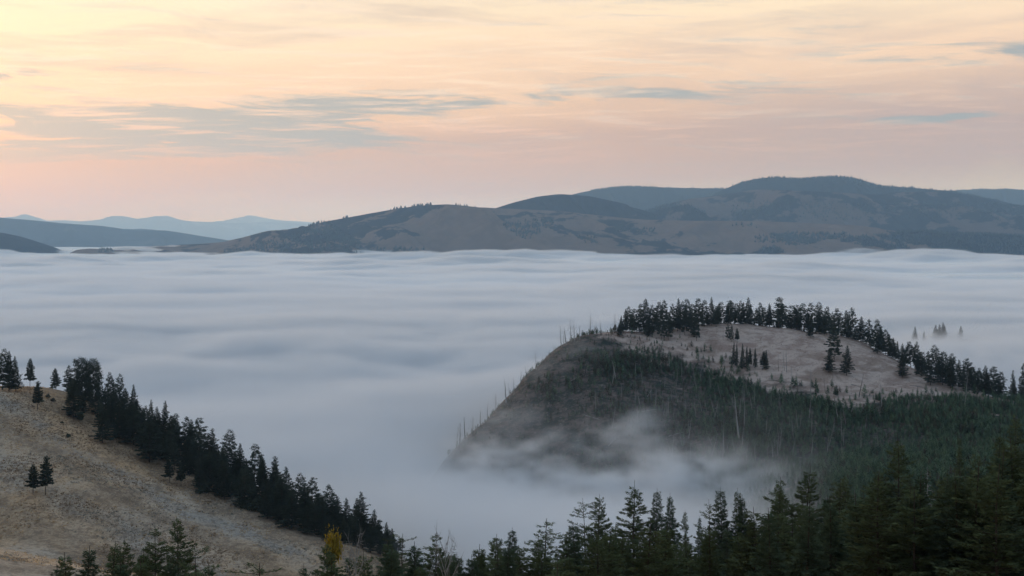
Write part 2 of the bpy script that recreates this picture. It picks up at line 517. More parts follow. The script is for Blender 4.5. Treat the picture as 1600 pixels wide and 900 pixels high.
def hill(label, prof, D, base_drop, depth, mat, rough=1.0, seed=1, step=4.0, rows=70, gullies=1.0, name='hill'):
    """One range: crest heights surveyed along it; the face comes toward the camera over `depth` metres and down to the valley."""
    px = np.array([q[0] for q in prof], float); py = np.array([q[1] for q in prof], float)
    pxs = np.arange(px[0], px[-1] + 0.1, step)
    crest = -(np.interp(pxs, px, py) - HY) / F * D
    # smooth the straight pieces of the profile
    k = np.array([1, 2, 3, 2, 1.0]) / 9.0
    crest = np.convolve(np.pad(crest, 2, mode='edge'), k, mode='valid')
    xs = (pxs - 800) / F * D
    foot = -170.0
    v = np.concatenate([np.linspace(0, 1, rows) ** 0.9, 1 + np.linspace(0.03, 0.6, 14)])
    Xg = np.repeat(xs[None, :], len(v), 0)
    off = fbm(xs, xs * 0, depth * 0.8, 3, seed + 5) * depth * 0.35
    Yg = D - depth + v[:, None] * depth + off[None, :] * np.sin(np.pi * np.clip(v, 0, 1))[:, None]
    h = crest - foot
    prof_v = np.where(v <= 1, 1 - (1 - np.clip(v, 0, 1)) ** 1.35, 1 - (v - 1) * 1.3)[:, None]
    gul = ridged(Xg + 0.35 * Yg, Yg * 0.45, depth * 0.42, 5, seed) * h[None, :] * 0.26 * gullies
    sm = fbm(Xg, Yg, depth * 0.11, 4, seed + 9) * h[None, :] * 0.06
    env = (np.sin(np.pi * np.clip(v, 0, 1)) ** 0.8)[:, None]
    Z = foot + h[None, :] * prof_v + (gul + sm) * env * rough
    Z += fbm(Xg, Yg, depth * 0.03, 3, seed + 3) * h[None, :] * 0.012
    Z = np.minimum(Z, (crest / (D + 0.0))[None, :] * Yg - np.abs(1 - v)[:, None] * 4.0)      # no spur overtops the crest
    verts = np.stack([Xg.ravel(), Yg.ravel(), Z.ravel()], 1)
    o = mesh_obj(name, verts, grid_faces(len(xs), len(v)), mat, smooth=True)
    o['kind'] = 'structure'; o['label'] = label; o['category'] = name
    return o, (Xg, Yg, Z)


G1 = (0.175, 0.120, 0.088); WD = (0.004, 0.008, 0.012)
mat_front = hill_material('far_grass_near', G1, WD, 900.0, 0.02)
mat_back = hill_material('far_grass_back', (0.110, 0.078, 0.064), WD, 1500.0, 0.10)
mat_wood = hill_material('far_wood', (0.040, 0.042, 0.040), WD, 1800.0, 0.22)
HILLS = []
def H(*a, **k):
    o, g = hill(*a, **k); HILLS.append(g); return o
H('broad grassy front hill rising to a rounded top above the fog, centre left',
  [(120, 440), (150, 399), (180, 390), (250, 384), (320, 381), (360, 378), (420, 368), (470, 357), (510, 346), (560, 337), (610, 328),
   (660, 321), (700, 319), (740, 323), (770, 325), (820, 327), (880, 330), (940, 337), (1000, 343), (1080, 345), (1150, 345),
   (1220, 347), (1290, 352), (1350, 362), (1450, 372), (1600, 386), (1760, 405)],
  8600, 0, 1700, mat_front, seed=21, rows=110)
H('low dark wooded foothill along the far fog edge at the right',
  [(1130, 440), (1170, 385), (1250, 374), (1310, 366), (1350, 364), (1420, 362), (1500, 366), (1600, 370), (1760, 372), (1900, 380)],
  7700, 0, 700, mat_wood, seed=33, rows=60)
H('smooth domed hill behind the front hill, centre',
  [(700, 400), (760, 330), (800, 317), (840, 307), (875, 303), (915, 306), (960, 316), (1000, 327), (1060, 345), (1120, 380)],
  9700, 0, 1300, mat_back, seed=45, rows=60)
H('long wooded shoulder below the highest summit, right of centre',
  [(960, 400), (1000, 332), (1030, 322), (1070, 312), (1120, 305), (1180, 296), (1260, 300), (1340, 305), (1400, 300), (1480, 299),
   (1540, 311), (1600, 325), (1700, 345), (1900, 380)],
  10600, 0, 1900, mat_back, seed=57, rows=90)
H('highest rounded double summit on the skyline at right',
  [(1080, 400), (1110, 305), (1140, 292), (1165, 283), (1190, 278), (1215, 277), (1238, 280), (1262, 278), (1290, 276), (1325, 277),
   (1345, 282), (1368, 290), (1420, 293), (1480, 298), (1560, 315), (1650, 335), (1800, 380)],
  11800, 0, 1500, mat_wood, seed=69, rows=60, gullies=0.45)
H('pale blue ridge behind the domed hill, right of centre',
  [(840, 400), (880, 308), (905, 301), (940, 295), (970, 292), (1010, 292), (1050, 293), (1100, 294), (1150, 296), (1250, 300), (1350, 400)],
  14500, 0, 2000, mat_wood, seed=81, rows=50)
H('pale blue ridge at the right end of the skyline',
  [(1380, 400), (1440, 306), (1480, 298), (1530, 295), (1570, 297), (1600, 302), (1700, 300), (1850, 310)],
  17000, 0, 2000, mat_wood, seed=93, rows=50)
H('dark wooded hill end above the fog at the far left',
  [(-160, 350), (-80, 355), (-30, 360), (0, 363), (30, 369), (60, 378), (90, 388), (115, 400), (150, 440)],
  8200, 0, 900, mat_wood, seed=105, rows=50)
H('long blue ridge running down to the right, far left',
  [(-200, 330), (-80, 334), (0, 340), (50, 344), (100, 349), (160, 353), (210, 360), (260, 360), (310, 368), (360, 376), (420, 384),
   (500, 400)],
  15500, 0, 2600, mat_wood, seed=117, rows=60)
H('second blue ridge just behind the long ridge, far left',
  [(100, 400), (180, 360), (220, 357), (260, 361), (300, 370), (340, 374), (420, 392)],
  18500, 0, 2000, mat_wood, seed=129, rows=40)
mat_mtn = hill_material('far_mountain', (0.2, 0.2, 0.2), (0.08, 0.09, 0.1), 4000.0, 0.1)
H('jagged pale mountain range on the left horizon',
  [(-200, 345), (-60, 344), (0, 340), (22, 339), (38, 334), (52, 338), (75, 345), (100, 344), (130, 346), (165, 343), (188, 337),
   (206, 340), (222, 343), (246, 340), (262, 337), (280, 343), (300, 346), (340, 347), (380, 349), (420, 347), (460, 349), (520, 352),
   (620, 366)],
  40000, 0, 4500, mat_mtn, seed=141, rows=40, step=2.0, name='mountain')
H('faintest pale mountain peaks behind the left range',
  [(280, 365), (320, 349), (345, 346), (370, 341), (392, 336), (410, 340), (435, 344), (470, 346), (520, 350), (600, 366)],
  46000, 0, 3500, mat_mtn, seed=153, rows=30, step=2.0, name='mountain')


# ------------------------------------------------------------------ far woods on the hills: small trees in belts and patches
def far_cones(name, spots, hgt, mat, label, jit=0.35):
    """Many small conical crowns, eight triangles each, joined into one wood."""
    n = len(spots); rs = np.random.RandomState(7)
    h = hgt * (1 + (rs.rand(n) - 0.5) * 2 * jit); r = h * (0.22 + 0.1 * rs.rand(n))
    k = 5; a = np.arange(k) * 2 * math.pi / k
    V = np.zeros((n, k + 2, 3)); S = np.array(spots)
    V[:, :k, 0] = S[:, 0, None] + np.cos(a) * r[:, None]; V[:, :k, 1] = S[:, 1, None] + np.sin(a) * r[:, None]
    V[:, :k, 2] = S[:, 2, None] + h[:, None] * 0.12
    V[:, k] = S; V[:, k, 2] += h
    V[:, k + 1] = S; V[:, k + 1, 2] -= 3
    f = []
    for i in range(k):
        f += [(i, (i + 1) % k, k), ((i + 1) % k, i, k + 1)]
    f = np.array(f)[None] + (np.arange(n) * (k + 2))[:, None, None]
    o = mesh_obj(name, V.reshape(-1, 3), f.reshape(-1, 3), mat)
    o['kind'] = 'stuff'; o['label'] = label; o['category'] = 'woods'
    return o


def wood_mat():
    m, nt, out = new_mat('dark_wood'); p = pos(nt)
    principled(nt, out, nt.mix(nt.noise(p, 0.02, 2), (0.028, 0.038, 0.036), (0.045, 0.055, 0.05)), 1.0, spec=0.0)
    return m
MAT_WOOD = wood_mat()
rs = np.random.RandomState(3)

def on_hill(g, pxa, pxb, pya, pyb, n, dens=None):
    """Random points of a hill grid that fall inside a window of the photograph (belts and patches seen there)."""
    Xg, Yg, Z = g
    PX = 800 + F * Xg / Yg; PY = HY - F * Z / Yg
    j = np.nonzero((PX > pxa) & (PX < pxb) & (PY > pya(PX)) & (PY < pyb(PX)))
    if len(j[0]) == 0:
        return []
    q = rs.randint(0, len(j[0]), n)
    i, k = j[0][q], j[1][q]
    i2 = np.minimum(i + 1, Xg.shape[0] - 1); k2 = np.minimum(k + 1, Xg.shape[1] - 1)
    u, v = rs.rand(n), rs.rand(n)
    f = lambda A: A[i, k] * (1 - u) + A[i2, k2] * u * 0.5 + A[i, k2] * u * 0.5 + (A[i2, k] - A[i, k]) * v * (1 - u)
    return list(zip(f(Xg), f(Yg), f(Z)))

C = lambda v: (lambda p: p * 0 + v)
L = lambda xs, ys: (lambda p: np.interp(p, xs, ys))
front = HILLS[0]
sp = []
sp += on_hill(front, 778, 862, L([778, 800, 862], [350, 346, 343]), L([778, 820, 862], [358, 377, 352]), 520)
sp += on_hill(front, 900, 932, C(370), C(382), 120)
sp += on_hill(front, 955, 1020, L([955, 1020], [353, 360]), L([955, 1020], [358, 369]), 160)
sp += on_hill(front, 1175, 1320, L([1175, 1230, 1320], [370, 365, 366]), L([1175, 1230, 1320], [380, 386, 372]), 800)
sp += on_hill(front, 345, 560, L([345, 480, 520, 560], [396, 362, 352, 380]), L([345, 480, 520, 560], [404, 404, 404, 404]), 1500)
sp += on_hill(front, 560, 660, C(390), C(404), 420)
sp += on_hill(front, 480, 520, C(348), C(372), 260)
sp += on_hill(front, 1140, 1180, C(352), C(356), 40)
sp += on_hill(front, 150, 175, C(390), C(402), 60)
for a, b, n in ((532, 548, 12), (605, 632, 16), (640, 672, 30), (706, 762, 14)):
    sp += on_hill(front, a, b, C(316), L([500, 560, 620, 660, 760], [350, 341, 329, 324, 327]), n)
far_cones('woods', sp, 15.0, MAT_WOOD, 'dark patches and belts of conifers on the grassy front hill')
sp = on_hill(HILLS[1], 1140, 1700, C(350), C(404), 4200)
far_cones('woods', sp, 15.0, MAT_WOOD, 'dark conifer woods along the far fog edge at the right')
sp = on_hill(HILLS[4], 1130, 1560, C(270), L([1100, 1190, 1290, 1370, 1560], [300, 284, 283, 297, 322]), 900)
sp += on_hill(HILLS[5], 900, 1150, C(285), C(299), 500)
sp += on_hill(HILLS[6], 1470, 1620, C(290), C(302), 260)
far_cones('woods', sp, 15.0, MAT_WOOD, 'fringe of conifers along the highest skyline ridges')
sp = on_hill(HILLS[3], 1000, 1100, L([1000, 1060, 1100], [325, 318, 330]), L([1000, 1060, 1100], [345, 348, 342]), 900)
sp += on_hill(HILLS[3], 1140, 1600, C(318), C(345), 2600)
far_cones('woods', sp, 14.0, MAT_WOOD, 'wooded slopes of the long shoulder below the summit')


# ------------------------------------------------------------------ fog: the dense sea filling the valley
def fog_z(x, y):
    d = np.hypot(x, y)
    s = np.clip((d - 900) / 2500.0, 0, 1)
    z = -116.0 + 16.0 * s
    amp = 1.5 + 5.5 * s
    z = z + amp * fbm(x * 0.35, y, 330, 4, 201, 0.5) * 1.7 + (0.5 + 1.2 * s) * fbm(x * 0.5, y, 90, 3, 231)
    z = z + 14.0 * np.clip((d - 2500) / 4000, 0, 1) * np.maximum(fbm(x * 0.4, y, 1500, 3, 251), -0.2)
    return z

def fog_core():
    m, nt, out = new_mat('dense_fog')
    d = nt.new('ShaderNodeBsdfDiffuse'); p = pos(nt); x, y, z = nt.sep(p)
    n = nt.noise(nt.vec(x * 0.3, y, z), 0.004, 4, 0.5, 0.6)
    nt.put(d.inputs[0], nt.mix(nt.ramp(n, 0.35, 0.7), (0.74, 0.78, 0.82), (0.86, 0.86, 0.86)))
    nt.l.new(d.outputs[0], out.inputs[0])
    xs = axis([(-44000, -9000, 5000), (-9000, -3600, 300), (-3600, -1200, 40), (-1200, 1200, 12), (1200, 3600, 40), (3600, 9000, 300), (9000, 44000, 5000)])
    ys = axis([(230, 1500, 12), (1500, 3500, 22), (3500, 9000, 45), (9000, 14000, 500), (14000, 48000, 3000)])
    o = sheet_obj('fog', xs, ys, fog_z, m, 'stuff')
    o['label'] = 'dense white sea of fog filling the whole valley'; o['category'] = 'fog'
    return o
fog_core()


# ------------------------------------------------------------------ fog: its soft top, wisps on the knoll (a sampled density grid)
def G(nt, p, c, r):
    x, y, z = nt.sep(p)
    a = (x - c[0]) / r[0]; b = (y - c[1]) / r[1]; d = (z - c[2]) / r[2]
    return nt.math('EXPONENT', -(a * a + b * b + d * d))

def fog_volume(name, lo, hi, res, density, label, rate, colour=(0.90, 0.93, 0.97)):
    m, nt, out = new_mat(name + '_air')
    v = nt.new('ShaderNodeVolumePrincipled')
    v.inputs['Color'].default_value = tuple(colour) + (1,)
    v.inputs['Density'].default_value = 1.0
    v.inputs['Anisotropy'].default_value = 0.0
    nt.l.new(v.outputs[0], out.inputs['Volume'])
    m.cycles.volume_step_rate = rate
    ng = bpy.data.node_groups.new(name + '_density', 'GeometryNodeTree')
    ng.interface.new_socket('Geometry', in_out='INPUT', socket_type='NodeSocketGeometry')
    ng.interface.new_socket('Geometry', in_out='OUTPUT', socket_type='NodeSocketGeometry')
    g = NT(ng)
    go = g.new('NodeGroupOutput'); vc = g.new('GeometryNodeVolumeCube')
    pn = g.new('GeometryNodeInputPosition'); p = X(g, pn.outputs[0])
    vc.inputs['Min'].default_value = lo; vc.inputs['Max'].default_value = hi
    for k, s in enumerate(('Resolution X', 'Resolution Y', 'Resolution Z')):
        vc.inputs[s].default_value = res[k]
    g.put(vc.inputs['Density'], density(g, p))
    sm = g.new('GeometryNodeSetMaterial'); sm.inputs['Material'].default_value = m
    g.l.new(vc.outputs[0], sm.inputs[0]); g.l.new(sm.outputs[0], go.inputs[0])
    vd = bpy.data.volumes.new(name)
    o = bpy.data.objects.new(name, vd); COL.objects.link(o)
    vd.materials.append(m)
    md = o.modifiers.new('density', 'NODES'); md.node_group = ng
    o['kind'] = 'stuff'; o['label'] = label; o['category'] = 'fog'
    return o


def near_density(g, p):
    x, y, z = g.sep(p)
    n_top = g.noise(g.vec(x * 0.0070, y * 0.0085, 0.0), 1.0, 5, 0.55, 0.5)
    n_wis = g.noise(g.vec(x * 0.040, y * 0.032, z * 0.055), 1.0, 6, 0.66, 1.6)
    c = P(930, 740, 578)
    a, b = (x - c[0]) / 62.0, (y - c[1]) / 62.0
    dip = g.math('EXPONENT', -(a * a + b * b))
    c = P(1490, 560, 1060)
    a, b = (x - c[0]) / 150.0, (y - c[1]) / 110.0
    rise = g.math('EXPONENT', -(a * a + b * b))
    top = -92.0 + (n_top - 0.5) * g.ramp(y, 650, 1100, 18.0, 40.0) + g.ramp(y, 800, 1300, 0.0, 6.0) - dip * 19.0 + rise * 8.0
    body = g.ramp(top - z, g.ramp(y, 650, 1000, -9.0, -5.0), g.ramp(y, 650, 1000, 14.0, 8.0)) * 0.065 * g.ramp(n_wis, 0.1, 0.7, 0.55, 1.35) * g.ramp(y, 1400, 1620, 1.0, 0.0)
    ww = g.ramp(n_wis, 0.42, 0.64)
    wis = g.math('MULTIPLY', ww, 1.0)
    mist = g.ramp(z, -100, -58, 0.0009, 0.0001, 'LINEAR') * g.ramp(y, 385, 500)
    add_ = None
    for (px, py, D, rx, ry, rz, s) in WISPS:
        q = G(g, p, P(px, py, D), (rx, ry, rz)) * s
        add_ = q if add_ is None else add_ + q
    return body + mist + add_ * (0.03 + wis * wis * 4.6)

WISPS = [  # photograph column, row, distance, radii, peak density
    (830, 790, 575, 44, 30, 9, 0.030), (760, 730, 605, 30, 30, 9, 0.022), (960, 775, 560, 34, 24, 8, 0.030), (1040, 750, 562, 20, 18, 9, 0.026),
    (985, 690, 596, 14, 16, 6, 0.013), (1090, 735, 560, 15, 15, 8, 0.018), (1150, 765, 545, 26, 22, 9, 0.026), (900, 700, 610, 24, 18, 6, 0.010), (1000, 655, 622, 9, 14, 5, 0.010), (940, 670, 618, 8, 12, 5, 0.009), (1215, 775, 530, 18, 18, 8, 0.016),
    (910, 550, 716, 12, 16, 5, 0.014), (868, 585, 696, 15, 16, 6, 0.012), (800, 655, 656, 18, 16, 7, 0.011),
    (1480, 560, 900, 90, 60, 12, 0.010)]
fog_volume('fog', (-640, 380, -122), (760, 1630, -50), (340, 310, 40), near_density,
           'soft top of the fog and wisps curling up the knoll', 1.0)

def far_density(g, p):
    x, y, z = g.sep(p)
    n1 = g.noise(g.vec(x * 0.0014, y * 0.0020, 0.0), 1.0, 5, 0.55, 0.5)
    n2 = g.noise(g.vec(x * 0.0048, y * 0.0052, 4.0), 1.0, 4, 0.6, 0.3)
    n3 = g.noise(g.vec(x * 0.0009, y * 0.0009, 9.0), 1.0, 3, 0.6, 0.4)
    s = g.ramp(y, 1500, 5500)
    top = -92.0 + (n1 - 0.5) * (34.0 + s * 40.0) + (n2 - 0.5) * g.ramp(n3, 0.35, 0.65, 10.0, 38.0) - s * 6.0 + g.ramp(n3, 0.46, 0.72) * s * 34.0
    return g.ramp(top - z, -6.0, 10.0) * 0.06 * g.ramp(y, 1400, 1620)
fog_volume('fog', (-3400, 1400, -122), (3600, 9200, -38), (260, 300, 28), far_density,
           'rolling soft top of the fog stretching to the far hills', 1.0)


# ------------------------------------------------------------------ haze: the air itself, one even box
def haze_box():
    m, nt, out = new_mat('haze_air')
    v = nt.new('ShaderNodeVolumePrincipled')
    v.inputs['Color'].default_value = HAZE_COL + (1,)
    v.inputs['Absorption Color'].default_value = (1, 1, 1, 1)     # the air scatters, blue most, and absorbs nothing
    v.inputs['Density'].default_value = HAZE_DENS
    v.inputs['Anisotropy'].default_value = 0.2
    nt.l.new(v.outputs[0], out.inputs['Volume'])
    lo = (-47000, -2200, -157); hi = (47000, 51000, 1000)
    vs = [(x, y, z) for z in (lo[2], hi[2]) for y in (lo[1], hi[1]) for x in (lo[0], hi[0])]
    f = [(0, 2, 3, 1), (4, 5, 7, 6), (0, 1, 5, 4), (2, 6, 7, 3), (0, 4, 6, 2), (1, 3, 7, 5)]
    o = mesh_obj('haze', np.array(vs, float), np.array(f), m)
    o['kind'] = 'stuff'; o['label'] = 'pale blue morning haze between the valley and the distant ranges'; o['category'] = 'haze'
HAZE_COL = (0.44, 0.70, 1.0); HAZE_DENS = 4.6e-5
haze_box()

# ------------------------------------------------------------------ tree materials
def needle_mat(name, a, b):
    m, nt, out = new_mat(name); p = pos(nt)
    oi = nt.new('ShaderNodeObjectInfo'); r = X(nt, oi.outputs['Random'])
    n = nt.noise(p, 0.55, 3, 0.6); f = nt.noise(p, 3.5, 2, 0.6)
    c = nt.mix(nt.ramp(n * 0.6 + f * 0.4, 0.36, 0.64), a, b)
    c = nt.mix(nt.ramp(r, 0.15, 1.0, 0.0, 0.55, 'LINEAR'), c, tuple(0.55 * k for k in b))
    d = nt.new('ShaderNodeBsdfDiffuse'); nt.put(d.inputs[0], c)
    t = nt.new('ShaderNodeBsdfTranslucent'); nt.put(t.inputs[0], c)
    mx = nt.new('ShaderNodeMixShader'); mx.inputs[0].default_value = 0.15
    nt.l.new(d.outputs[0], mx.inputs[1]); nt.l.new(t.outputs[0], mx.inputs[2]); nt.l.new(mx.outputs[0], out.inputs[0])
    return m

def bark_mat(name, a, b):
    m, nt, out = new_mat(name); p = pos(nt); x, y, z = nt.sep(p)
    n = nt.noise(nt.vec(x * 6, y * 6, z * 1.2), 1.0, 4, 0.7)
    principled(nt, out, nt.mix(n, a, b), 0.95, n, 0.03, 0.6, 0.05)
    return m

M_OLIVE = needle_mat('needles_olive', (0.078, 0.104, 0.054), (0.138, 0.166, 0.082))
M_DARK = needle_mat('needles_dark', (0.062, 0.090, 0.058), (0.116, 0.152, 0.092))
M_HILL = needle_mat('needles_blue_green', (0.044, 0.060, 0.046), (0.080, 0.100, 0.074))
M_YOUNG = needle_mat('needles_young', (0.050, 0.088, 0.060), (0.105, 0.160, 0.100))
M_YOUNGL = needle_mat('needles_young_pale', (0.100, 0.160, 0.100), (0.165, 0.230, 0.140))
M_YOUNGB = needle_mat('needles_young_brown', (0.060, 0.060, 0.046), (0.115, 0.105, 0.078))
M_RUST = needle_mat('needles_rusty', (0.074, 0.098, 0.050), (0.132, 0.154, 0.076))
M_YELLOW = needle_mat('leaves_yellow', (0.32, 0.22, 0.03), (0.48, 0.35, 0.06))
M_SAGE = needle_mat('sage_leaves', (0.060, 0.066, 0.055), (0.13, 0.13, 0.11))
M_BARK = bark_mat('bark_brown', (0.045, 0.035, 0.028), (0.10, 0.082, 0.066))
M_GREY = bark_mat('bare_grey_wood', (0.20, 0.195, 0.19), (0.38, 0.37, 0.36))
M_CHAR = bark_mat('charred_wood', (0.05, 0.05, 0.05), (0.15, 0.145, 0.14))


# ------------------------------------------------------------------ tree shapes
def tube_path(Vs, Fs, base, path, radii, k=5):
    """Append a tapered tube along path; faces are triangles padded to quads."""
    path = np.asarray(path, float); n = len(path)
    d = np.gradient(path, axis=0); d /= np.linalg.norm(d, axis=1)[:, None] + 1e-9
    up = np.array([0.0, 0, 1]) if abs(d[0, 2]) < 0.9 else np.array([1.0, 0, 0])
    s = np.cross(d, up); s /= np.linalg.norm(s, axis=1)[:, None] + 1e-9
    t = np.cross(d, s)
    a = np.arange(k) * 2 * math.pi / k
    ring = path[:, None, :] + np.asarray(radii)[:, None, None] * (np.cos(a)[None, :, None] * s[:, None, :] + np.sin(a)[None, :, None] * t[:, None, :])
    Vs.append(ring.reshape(-1, 3))
    f = []
    for i in range(n - 1):
        for j in range(k):
            f.append((base + i * k + j, base + i * k + (j + 1) % k, base + (i + 1) * k + (j + 1) % k, base + (i + 1) * k + j))
    Fs.append(np.array(f))
    return base + n * k


def make_tree(seed, h, R, cb=0.12, nb=110, shape=1.0, round_top=0.0, up=0.25, droop=0.35, spray=0.62, dens=9.0, irr=0.35,
              clump=0.0, bare=0, lean=0.02, trunk_r=0.011, gaps=0.0, limb_k=3, limbs=True, width=0.30, wood_only=False, twig=0):
    """Returns (trunk verts, faces), (crown verts, faces); sizes in metres, foot at the origin."""
    rs = np.random.RandomState(seed)
    V, Fc = [], []; base = 0
    n = 9
    tz = np.linspace(-0.8, h, n)
    bend = np.cumsum(rs.randn(n, 2) * h * 0.0035, axis=0)
    ax = rs.randn(2) * lean
    tr = np.stack([ax[0] * tz + bend[:, 0], ax[1] * tz + bend[:, 1], tz], 1)
    rad = h * trunk_r * np.clip(1 - np.clip(tz, 0, h) / h, 0.04, 1) ** 0.85
    rad[0] *= 1.35
    base = tube_path(V, Fc, base, tr, rad, 6)
    at = lambda z: np.array([np.interp(z, tz, tr[:, 0]), np.interp(z, tz, tr[:, 1]), z])
    side = 1 + 0.28 * rs.randn(8)
    C_, Q_ = [], []
    for i in range(nb + bare):
        if i < nb:
            t = cb + (0.975 - cb) * ((i + rs.rand() * 0.8) / nb) ** 0.88
        else:
            t = cb * (0.25 + 0.75 * rs.rand())
        if gaps and i < nb and math.sin(t * 37 + seed) > 1 - gaps * 2 and rs.rand() < 0.8:
            continue
        az = i * 2.399963 + rs.randn() * 0.35
        u = (t - cb) / (1 - cb) if i < nb else 0
        env = (1 - u) ** shape
        if round_top:
            env = env * (1 - round_top) + round_top * math.sqrt(max(0.0, 1 - (2 * u - 0.75) ** 2 / 1.6))
        env *= min(1.0, 0.72 + u * 4.0)
        sd_ = side[int((az / (2 * math.pi)) % 1 * 8) % 8]
        Lb = R * env * (1 + irr * rs.randn()) * (0.65 + 0.35 * sd_)
        Lb = max(Lb, 0.10 * R)
        if i >= nb:
            Lb = R * 0.5 * rs.rand() + 0.3
        o = at(t * h)
        dirn = np.array([math.cos(az), math.sin(az), 0.0])
        s = np.linspace(0, 1, 6)
        rise = up * (0.3 + 1.0 * u)
        zz = rise * s * Lb - droop * (1 - 0.6 * u) * Lb * (s ** 1.6 - 0.55 * s ** 3.2)
        path = o[None, :] + dirn[None, :] * (s * Lb)[:, None]
        path[:, 2] += zz
        sw = rs.randn() * 0.12 * Lb
        path[:, 0] += -dirn[1] * sw * s ** 2; path[:, 1] += dirn[0] * sw * s ** 2
        if limbs and Lb > 0.25 * R or i >= nb or wood_only:
            r0 = max(0.012 * Lb, 0.02) + h * 0.0006
            base = tube_path(V, Fc, base, path[[0, 2, 4, 5]], np.array([1, 0.7, 0.4, 0.15]) * r0, limb_k)
            if twig:
                for q in range(twig):
                    w = 0.25 + 0.7 * rs.rand(); st = path[0] + (path[-1] - path[0]) * w
                    j = int(w * 5); st = path[j] * (1 - (w * 5 - j)) + path[min(j + 1, 5)] * (w * 5 - j)
                    e = dirn * 0.4 + rs.randn(3) * 0.6; e /= np.linalg.norm(e)
                    base = tube_path(V, Fc, base, [st, st + e * Lb * 0.22, st + e * Lb * 0.40 + np.array([0, 0, 0.05 * Lb])],
                                     np.array([0.45, 0.3, 0.08]) * r0, 3)
        if i >= nb or wood_only:
            continue
        m = max(3, int(Lb * dens + 2))
        w = 0.06 + 0.94 * rs.rand(m) ** 0.7 if not clump else 1 - 0.55 * rs.rand(m) ** 1.3
        pj = np.stack([np.interp(w, s, path[:, k]) for k in range(3)], 1)
        sgn = np.where(rs.rand(m) < 0.5, -1.0, 1.0)
        lat = np.stack([-dirn[1] * sgn, dirn[0] * sgn, np.zeros(m)], 1)
        wide = (1 - w) * Lb * 0.42 + 0.05
        pj = pj + lat * (wide * rs.rand(m))[:, None]
        pj[:, 2] += (rs.rand(m) - 0.55) * 0.22 * spray * 2
        if clump:
            pj = pj + rs.randn(m, 3) * clump * np.array([1, 1, 0.6])
        d = dirn[None, :] * (0.55 + 0.5 * rs.rand(m))[:, None] + lat * (0.3 + 0.8 * rs.rand(m))[:, None]
        d[:, 2] += (rs.rand(m) - 0.42) * 0.9 + 0.25 * u
        if clump:
            d = d * 0.35 + rs.randn(m, 3) * 0.6; d[:, 2] += 0.25
        d /= np.linalg.norm(d, axis=1)[:, None]
        ln = spray * (0.6 + 0.7 * rs.rand(m)) * (0.38 + 0.62 * (1 - u) ** 0.7)
        side_v = np.cross(d, rs.randn(m, 3) * 0.45 + np.array([0, 0, 1.0])); side_v /= np.linalg.norm(side_v, axis=1)[:, None] + 1e-9
        hw = (ln * width * 0.5)[:, None]
        a = pj - d * (ln * 0.35)[:, None]; b = pj + d * (ln * 0.65)[:, None]
        c1 = pj + side_v * hw; c2 = pj - side_v * hw
        quad = np.stack([a, c1, b, c2], 1)
        C_.append(quad.reshape(-1, 3))
    tv, tf = np.concatenate(V), np.concatenate(Fc)
    if wood_only:
        return (tv, tf), None
    cv = np.concatenate(C_); cf = np.arange(len(cv)).reshape(-1, 4)
    # leader
    return (tv, tf), (cv, cf)


def mesh_data(name, vf, mat):
    o = mesh_obj(name, vf[0], vf[1], mat); me = o.data
    bpy.data.objects.remove(o)
    return me


PROTO = {}
def proto(kind, h, trunk, crown, tm, cm):
    PROTO.setdefault(kind, []).append((h, mesh_data('trunk', trunk, tm), mesh_data('crown', crown, cm) if crown else None))

for s in range(5):     # slender firs and spruces close to the camera
    proto('fir', 22.0, *make_tree(100 + s, 22, 4.3 + 0.2 * s, cb=0.06, nb=260, shape=0.90, up=0.12, droop=0.45, spray=0.56, dens=58, irr=0.20, width=0.30), M_BARK, M_OLIVE if s % 2 else M_DARK)
for s in range(4):     # wide layered Douglas firs with tiers and gaps
    proto('layered', 22.0, *make_tree(140 + s, 22, 4.9, cb=0.10, nb=190, shape=0.80, up=0.30, droop=0.30, spray=0.60, dens=52, irr=0.28, gaps=0.10, width=0.32), M_BARK, M_OLIVE)
for s in range(4):     # open-crowned, rounded top, trunk showing
    proto('open', 22.0, *make_tree(180 + s, 22, 3.4, cb=0.22, nb=115, shape=0.6, round_top=0.30, up=0.28, droop=0.2, spray=0.54, dens=34, irr=0.36, gaps=0.16, bare=10, width=0.30), M_BARK, M_OLIVE)
for s in range(3):     # dense rusty-tinged
    proto('rusty', 20.0, *make_tree(210 + s, 20, 3.9, cb=0.05, nb=200, shape=0.62, up=0.2, droop=0.35, spray=0.54, dens=48, irr=0.24, width=0.34), M_BARK, M_RUST)
for s in range(5):     # hillside conifers, conical and dense
    proto('cone', 16.0, *make_tree(240 + s, 16, 3.4 + 0.2 * s, cb=0.07, nb=120, shape=0.85, up=0.25, droop=0.25, spray=0.80, dens=24, irr=0.24, width=0.46), M_BARK, M_HILL)
for s in range(6):     # hillside pines, irregular and rounder
    proto('pine', 16.0, *make_tree(270 + s, 16, 3.5, cb=0.13, nb=90, shape=0.75, round_top=0.18 + 0.06 * s, up=0.22, droop=0.15, spray=0.75, dens=30, irr=0.26, clump=0.22, width=0.44, gaps=0.06), M_BARK, M_HILL)
for s in range(2):     # big round heads
    proto('round', 16.0, *make_tree(300 + s, 16, 3.4, cb=0.22, nb=90, shape=0.5, round_top=0.85, up=0.22, droop=0.05, spray=0.70, dens=32, irr=0.14, clump=0.45, width=0.5), M_BARK, M_HILL)
for s in range(3):     # small tidy trees standing alone
    proto('small', 9.0, *make_tree(320 + s, 9, 2.1, cb=0.24, nb=60, shape=0.62, up=0.2, droop=0.15, spray=0.75, dens=34, irr=0.2, width=0.50), M_BARK, M_HILL)
